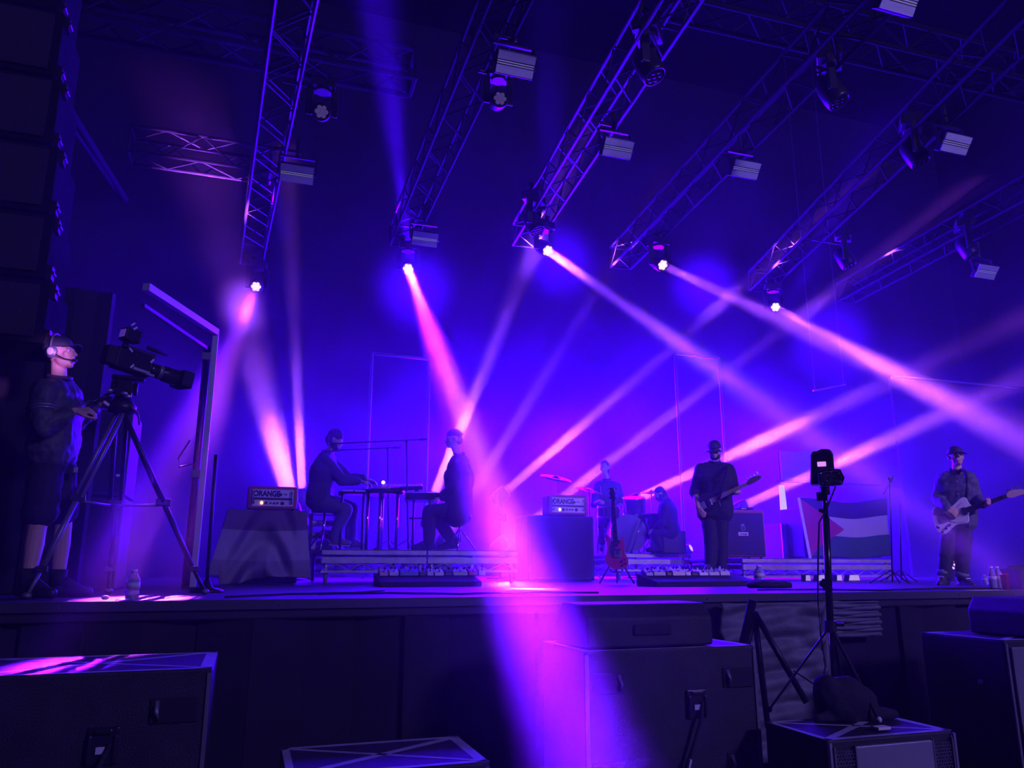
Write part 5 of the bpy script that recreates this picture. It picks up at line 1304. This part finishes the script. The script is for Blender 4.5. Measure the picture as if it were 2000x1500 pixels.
def gx(root, q, yF):
    a, b = q((1858, 1032)), q((1868, 1043)); MB().tube((a[0], yF - .03, a[1]), (b[0], yF - .03, b[1]), .004).build('tremolo_arm', STEEL, root, smooth=True)
    x, z = q((1832, 1030)); MB().box((x, yF - .006, z), (.035, .012, .02), Euler((0, rad(40), 0)).to_matrix()).build('jack_plate', STEEL, root)
    MB().path([V((q(p)[0], yF + dz_, q(p)[1])) for p, dz_ in (((1886, 976), .03), ((1889, 955), .0), ((1888, 935), .0), ((1884, 918), .10), ((1876, 914), .2))], .017).build('strap', CLOTHB, root, smooth=True)
def cr(pts): return [(1780 + x / 4.84, 860 + y / 4.84) for x, y in pts]
outline_guitar('electric_guitar', fr, -.24, 'white offset-bodied electric guitar held by the guitarist at right',
    cr([(198, 690), (205, 640), (235, 622), (300, 652), (350, 655), (395, 612), (455, 552), (490, 535), (522, 545), (535, 580), (562, 612), (590, 630), (562, 668), (540, 700), (550, 745), (545, 775), (520, 787), (440, 792), (405, 812), (360, 862), (320, 893), (280, 892), (240, 855), (212, 790)]),
    cr([(515, 665), (905, 527)]), cr([(900, 545), (895, 510), (930, 473), (1070, 460), (1078, 505), (1000, 530), (965, 547)]), mat('white_guitar', (.80, .77, .80), .3), mat('dark_fretboard', (.05, .03, .03), .4), mat('maple_headstock', (.72, .52, .42), .4),
    guard=cr([(345, 760), (420, 640), (500, 570), (540, 690), (530, 770), (420, 778)]), gm=mat('pearl_guard', (.72, .70, .76), .35), pickups=[(cr([(500, 672)])[0], .045, .085)], bridge=cr([(303, 745)])[0], knobs=cr([(330, 835), (297, 868), (365, 800)]), frets=16, extra=gx, gpx=(1845, 1005))
# --- red guitar on a stand
fs = Frame(on_floor_at(1208, 9.0), 1208); L = fs.L
def cs(pts): return [(1050 + x / 6, 880 + y / 6) for x, y in pts]
CH = mat('cherry_red', (.55, .03, .12), .3)
outline_guitar('electric_guitar', fs, .0, 'cherry red twin-horned guitar on a stand below the drum riser edge',
    cs([(800, 1010), (822, 978), (835, 1010), (850, 1045), (905, 1050), (950, 1045), (975, 1050), (995, 1018), (1015, 1045), (1020, 1110), (1015, 1190), (1050, 1240), (1068, 1310), (1050, 1370), (1000, 1392), (900, 1392), (830, 1360), (785, 1300), (790, 1240), (815, 1190), (820, 1130), (805, 1060)]),
    cs([(915, 1120), (882, 590)]), cs([(862, 600), (905, 600), (912, 520), (900, 440), (880, 430), (845, 450), (848, 530)]), CH, mat('dark_neck', (.04, .02, .02), .4), BLKG,
    guard=cs([(850, 1060), (905, 1060), (905, 1225), (850, 1240)]), gm=BLKM, pickups=[(cs([(922, 1072)])[0], .04, .085), (cs([(935, 1175)])[0], .04, .085)], bridge=cs([(940, 1215)])[0], knobs=cs([(1020, 1275), (1028, 1325), (985, 1300), (990, 1350)]), pegs=6, pegside=2, gpx=(1204, 1092))
root = empty('guitar_stand', fs.o, 'black folding stand holding the red guitar', 'stand', rz=fs.rz)
MB().tube(L(1204, 1118, .12), L(1200, 1010, .10), .011).build('upright', BLKS, root, smooth=True)
for dx, dy in ((-.2, .0), (.2, .0), (0, .36)): MB().tube(L(1204, 1080, .12), V((L(1204, 1118).x + dx, .06 + dy, .01)), .010).build('leg', BLKS, root, smooth=True)
for s in (-1, 1): MB().path([L(1204, 1118, .12), L(1204 + s * 10, 1116, .06), L(1204 + s * 12, 1114, -.06), L(1204 + s * 12, 1108, -.07)], .009).build('cradle_arm', STEEL, root, smooth=True)
# --- drummer in the haze and hunched figure
fr = Frame(on_floor_at(1185, 13.0, RZ), 1185); L = fr.L
J = dict(pel=L(1190, 1012), neck=L(1186, 938), head=L(1181, 914), shR=L(1168, 948, .0), shL=L(1206, 950, .05), elR=L(1160, 985, -.12), wrR=L(1172, 978, -.38), elL=L(1214, 985, -.05), wrL=L(1204, 990, -.35),
         hipR=L(1180, 1018), hipL=L(1200, 1018), knR=L(1172, 1022, -.42), knL=L(1214, 1022, -.42), anR=L(1174, 1066, -.46), anL=L(1212, 1066, -.46))
person('person drumming behind the kit, face lost in violet haze', fr, J, yaw=-24, pitch=-6, vox=.014, top=CLOTHN, sleeve=0.1, hem=.04, pants=CLOTHB, shoes=BLKM, hands={'R': ((.2, -1, -.1), (0, 0, 1), -1, .9), 'L': ((-.2, -1, -.1), (0, 0, 1), 1, .9)}, hair=(HAIRB, SHORT_HAIR + [((0, .06, -.05), (.06, .05, .07))]))
for s, (dx, dz_) in (('R', (-.12, .10)), ('L', (.05, -.02))):
    a = fr.m @ J['wr' + s] + V((0, -.07, 0)); b = a + V((dx - .05, -.32, dz_ + .1))
    o = MB().tube((0, 0, 0), b - a, .008, .006).build('drumstick', mat('hickory', (.6, .45, .3), .5), smooth=True); o.location = a
    tag(o, 'drumstick in the %s hand of the drummer in the haze' % ('raised' if s == 'R' else 'lower'), 'drumstick')
b_ = on_floor_at(1190, 13.05, RZ); fz = Frame(b_, 1190)
rt = empty('drum_stool', b_, 'drum stool under the hazy drummer', 'stool', rz=fz.rz); z_ = fz.L(1190, 1024).z
MB().lathe([(0, z_ - .08), (.16, z_ - .08), (.17, z_ - .02), (0, z_ - .01)]).build('seat', BLKG, rt, smooth=True)
for k in range(3): MB().tube((0, 0, z_ - .08), (.22 * math.cos(k * 2.1), .22 * math.sin(k * 2.1), .01), .012).build('leg', STEEL, rt, smooth=True)
fr = Frame(on_floor_at(1300, 11.9, RZ), 1300); L = fr.L
J = dict(pel=L(1309, 1030), neck=L(1300, 978), head=L(1289, 966), shR=L(1300, 990, -.17), shL=L(1306, 988, .17), elR=L(1294, 1020, -.2), wrR=L(1280, 1034, -.12), elL=L(1296, 1018, .2), wrL=L(1280, 1032, .12),
         hipR=L(1306, 1040, -.1), hipL=L(1306, 1040, .1), knR=L(1280, 1042, -.13), knL=L(1282, 1043, .13), anR=L(1290, 1066, -.12), anL=L(1292, 1066, .12))
person('hunched person with long dark hair sitting in profile beside the floor tom', fr, J, yaw=-84, pitch=-30, vox=.014, k=.92, top=CLOTHB, sleeve=.9, hem=.05, loose=.03, fat=1.15, pants=CLOTHB, shoes=BLKM, foot={'R': (-1, 0, -.05), 'L': (-1, 0, -.05)}, hands={'R': ((-.9, 0, -.3), (0, 0, 1), -1, .5), 'L': ((-.9, 0, -.3), (0, 0, 1), 1, .5)}, hair=(HAIRB, SHORT_HAIR + [((0, .05, -.06), (.08, .06, .12)), ((-.06, .0, -.08), (.03, .05, .1)), ((.06, .0, -.08), (.03, .05, .1))]))
o = MB().box((0, 0, 0), (.4, .4, .34)).build('seat_case', TEX, bevel=.015); o.location = on_floor_at(1309, 11.95, RZ) + V((0, .02, .17)); tag(o, 'black box the hunched person sits on', 'case')
# --- small floor light by the guitarist
p = atY(1861, 1103, 8.75); p0 = onstage(1861, 1128)
root = empty('floor_light', V((p.x, 8.75, SZ)), 'small glowing floor light seen between the legs of the guitarist', 'light')
MB().box((p.x, 8.80, (SZ + p.z) / 2), (.05, .05, p.z - SZ)).build('post', BLKS, root, world=True)
MB().tube((p.x, 8.86, p.z), (p.x, 8.76, p.z), .08, .10, 18).build('housing', HEADM, root, world=True)
g = MB()
for k in range(5): g.ell((p.x + .03 * math.cos(k * 1.256), 8.752, p.z + .05 * math.sin(k * 1.256)), (.018, .01, .018), u=8, v=6)
g.build('lens', LENSD, root, world=True, smooth=True)

# ================================================================== haze
g = MB().box((4.6, 7.3, 4.72), (19, 17.4, 9.36))
m = bpy.data.materials.new('stage_haze'); m.use_nodes = True
nt = m.node_tree; nt.nodes.clear(); N = nt.nodes.new; K = nt.links.new
out = N('ShaderNodeOutputMaterial'); vs = N('ShaderNodeVolumeScatter'); K(vs.outputs[0], out.inputs['Volume'])
vs.inputs['Anisotropy'].default_value = .25
geo = N('ShaderNodeNewGeometry'); sx = N('ShaderNodeSeparateXYZ'); K(geo.outputs['Position'], sx.inputs[0])
def ramp(sock, a, b, c, d):
    q = N('ShaderNodeMapRange'); q.interpolation_type = 'SMOOTHSTEP'; K(sock, q.inputs[0])
    for i, v in enumerate((a, b, c, d)): q.inputs[i + 1].default_value = v
    return q.outputs[0]
def math2(op, a, b):
    q = N('ShaderNodeMath'); q.operation = op
    for i, v in enumerate((a, b)):
        if isinstance(v, (int, float)): q.inputs[i].default_value = v
        else: K(v, q.inputs[i])
    return q.outputs[0]
tx = N('ShaderNodeTexNoise'); tx.inputs['Scale'].default_value = .8; tx.inputs['Detail'].default_value = 1; K(geo.outputs['Position'], tx.inputs['Vector'])
acc = ramp(tx.outputs[0], .36, .66, .012, .038)
# the haze lies thick on the stage and thins toward the crowd and the roof
acc = math2('MULTIPLY', acc, ramp(sx.outputs['Y'], 5.0, 9.6, .14, 1.0))
acc = math2('MULTIPLY', acc, ramp(sx.outputs['Z'], 3.2, 5.7, 1.0, .125))
PUFFS = [(atD(1012, 1075, 3.55), .85, .06), (atD(1105, 1330, 2.75), .9, .03), (atD(262, 1010, 4.9), .8, .09),
         (atY(480, 600, 12.6), .6, .15), (atY(1010, 1040, 10.5), 1.1, .10), (atY(560, 890, 12.8), .9, .34), (atY(900, 860, 12.8), .9, .20), (atY(1095, 875, 12.8), 1.0, .16), (atY(1500, 862, 12.3), 1.25, .15), (atY(1660, 893, 12.3), .8, .12), (atY(806, 560, 12.3), .9, .26), (atY(1092, 508, 10.9), .8, .2), (atY(1375, 555, 11.4), .8, .22), (atY(1625, 660, 11.4), 1.0, .18)]
for c, r_, d_ in PUFFS:
    ds = N('ShaderNodeVectorMath'); ds.operation = 'DISTANCE'; K(geo.outputs['Position'], ds.inputs[0]); ds.inputs[1].default_value = c
    acc = math2('ADD', acc, ramp(ds.outputs['Value'], 0, r_, d_, 0))
K(acc, vs.inputs['Density'])
o = g.build('stage_haze', m)
o['kind'] = 'stuff'; o['label'] = 'drifting stage haze lit blue and violet by the lamps'; o['category'] = 'haze'
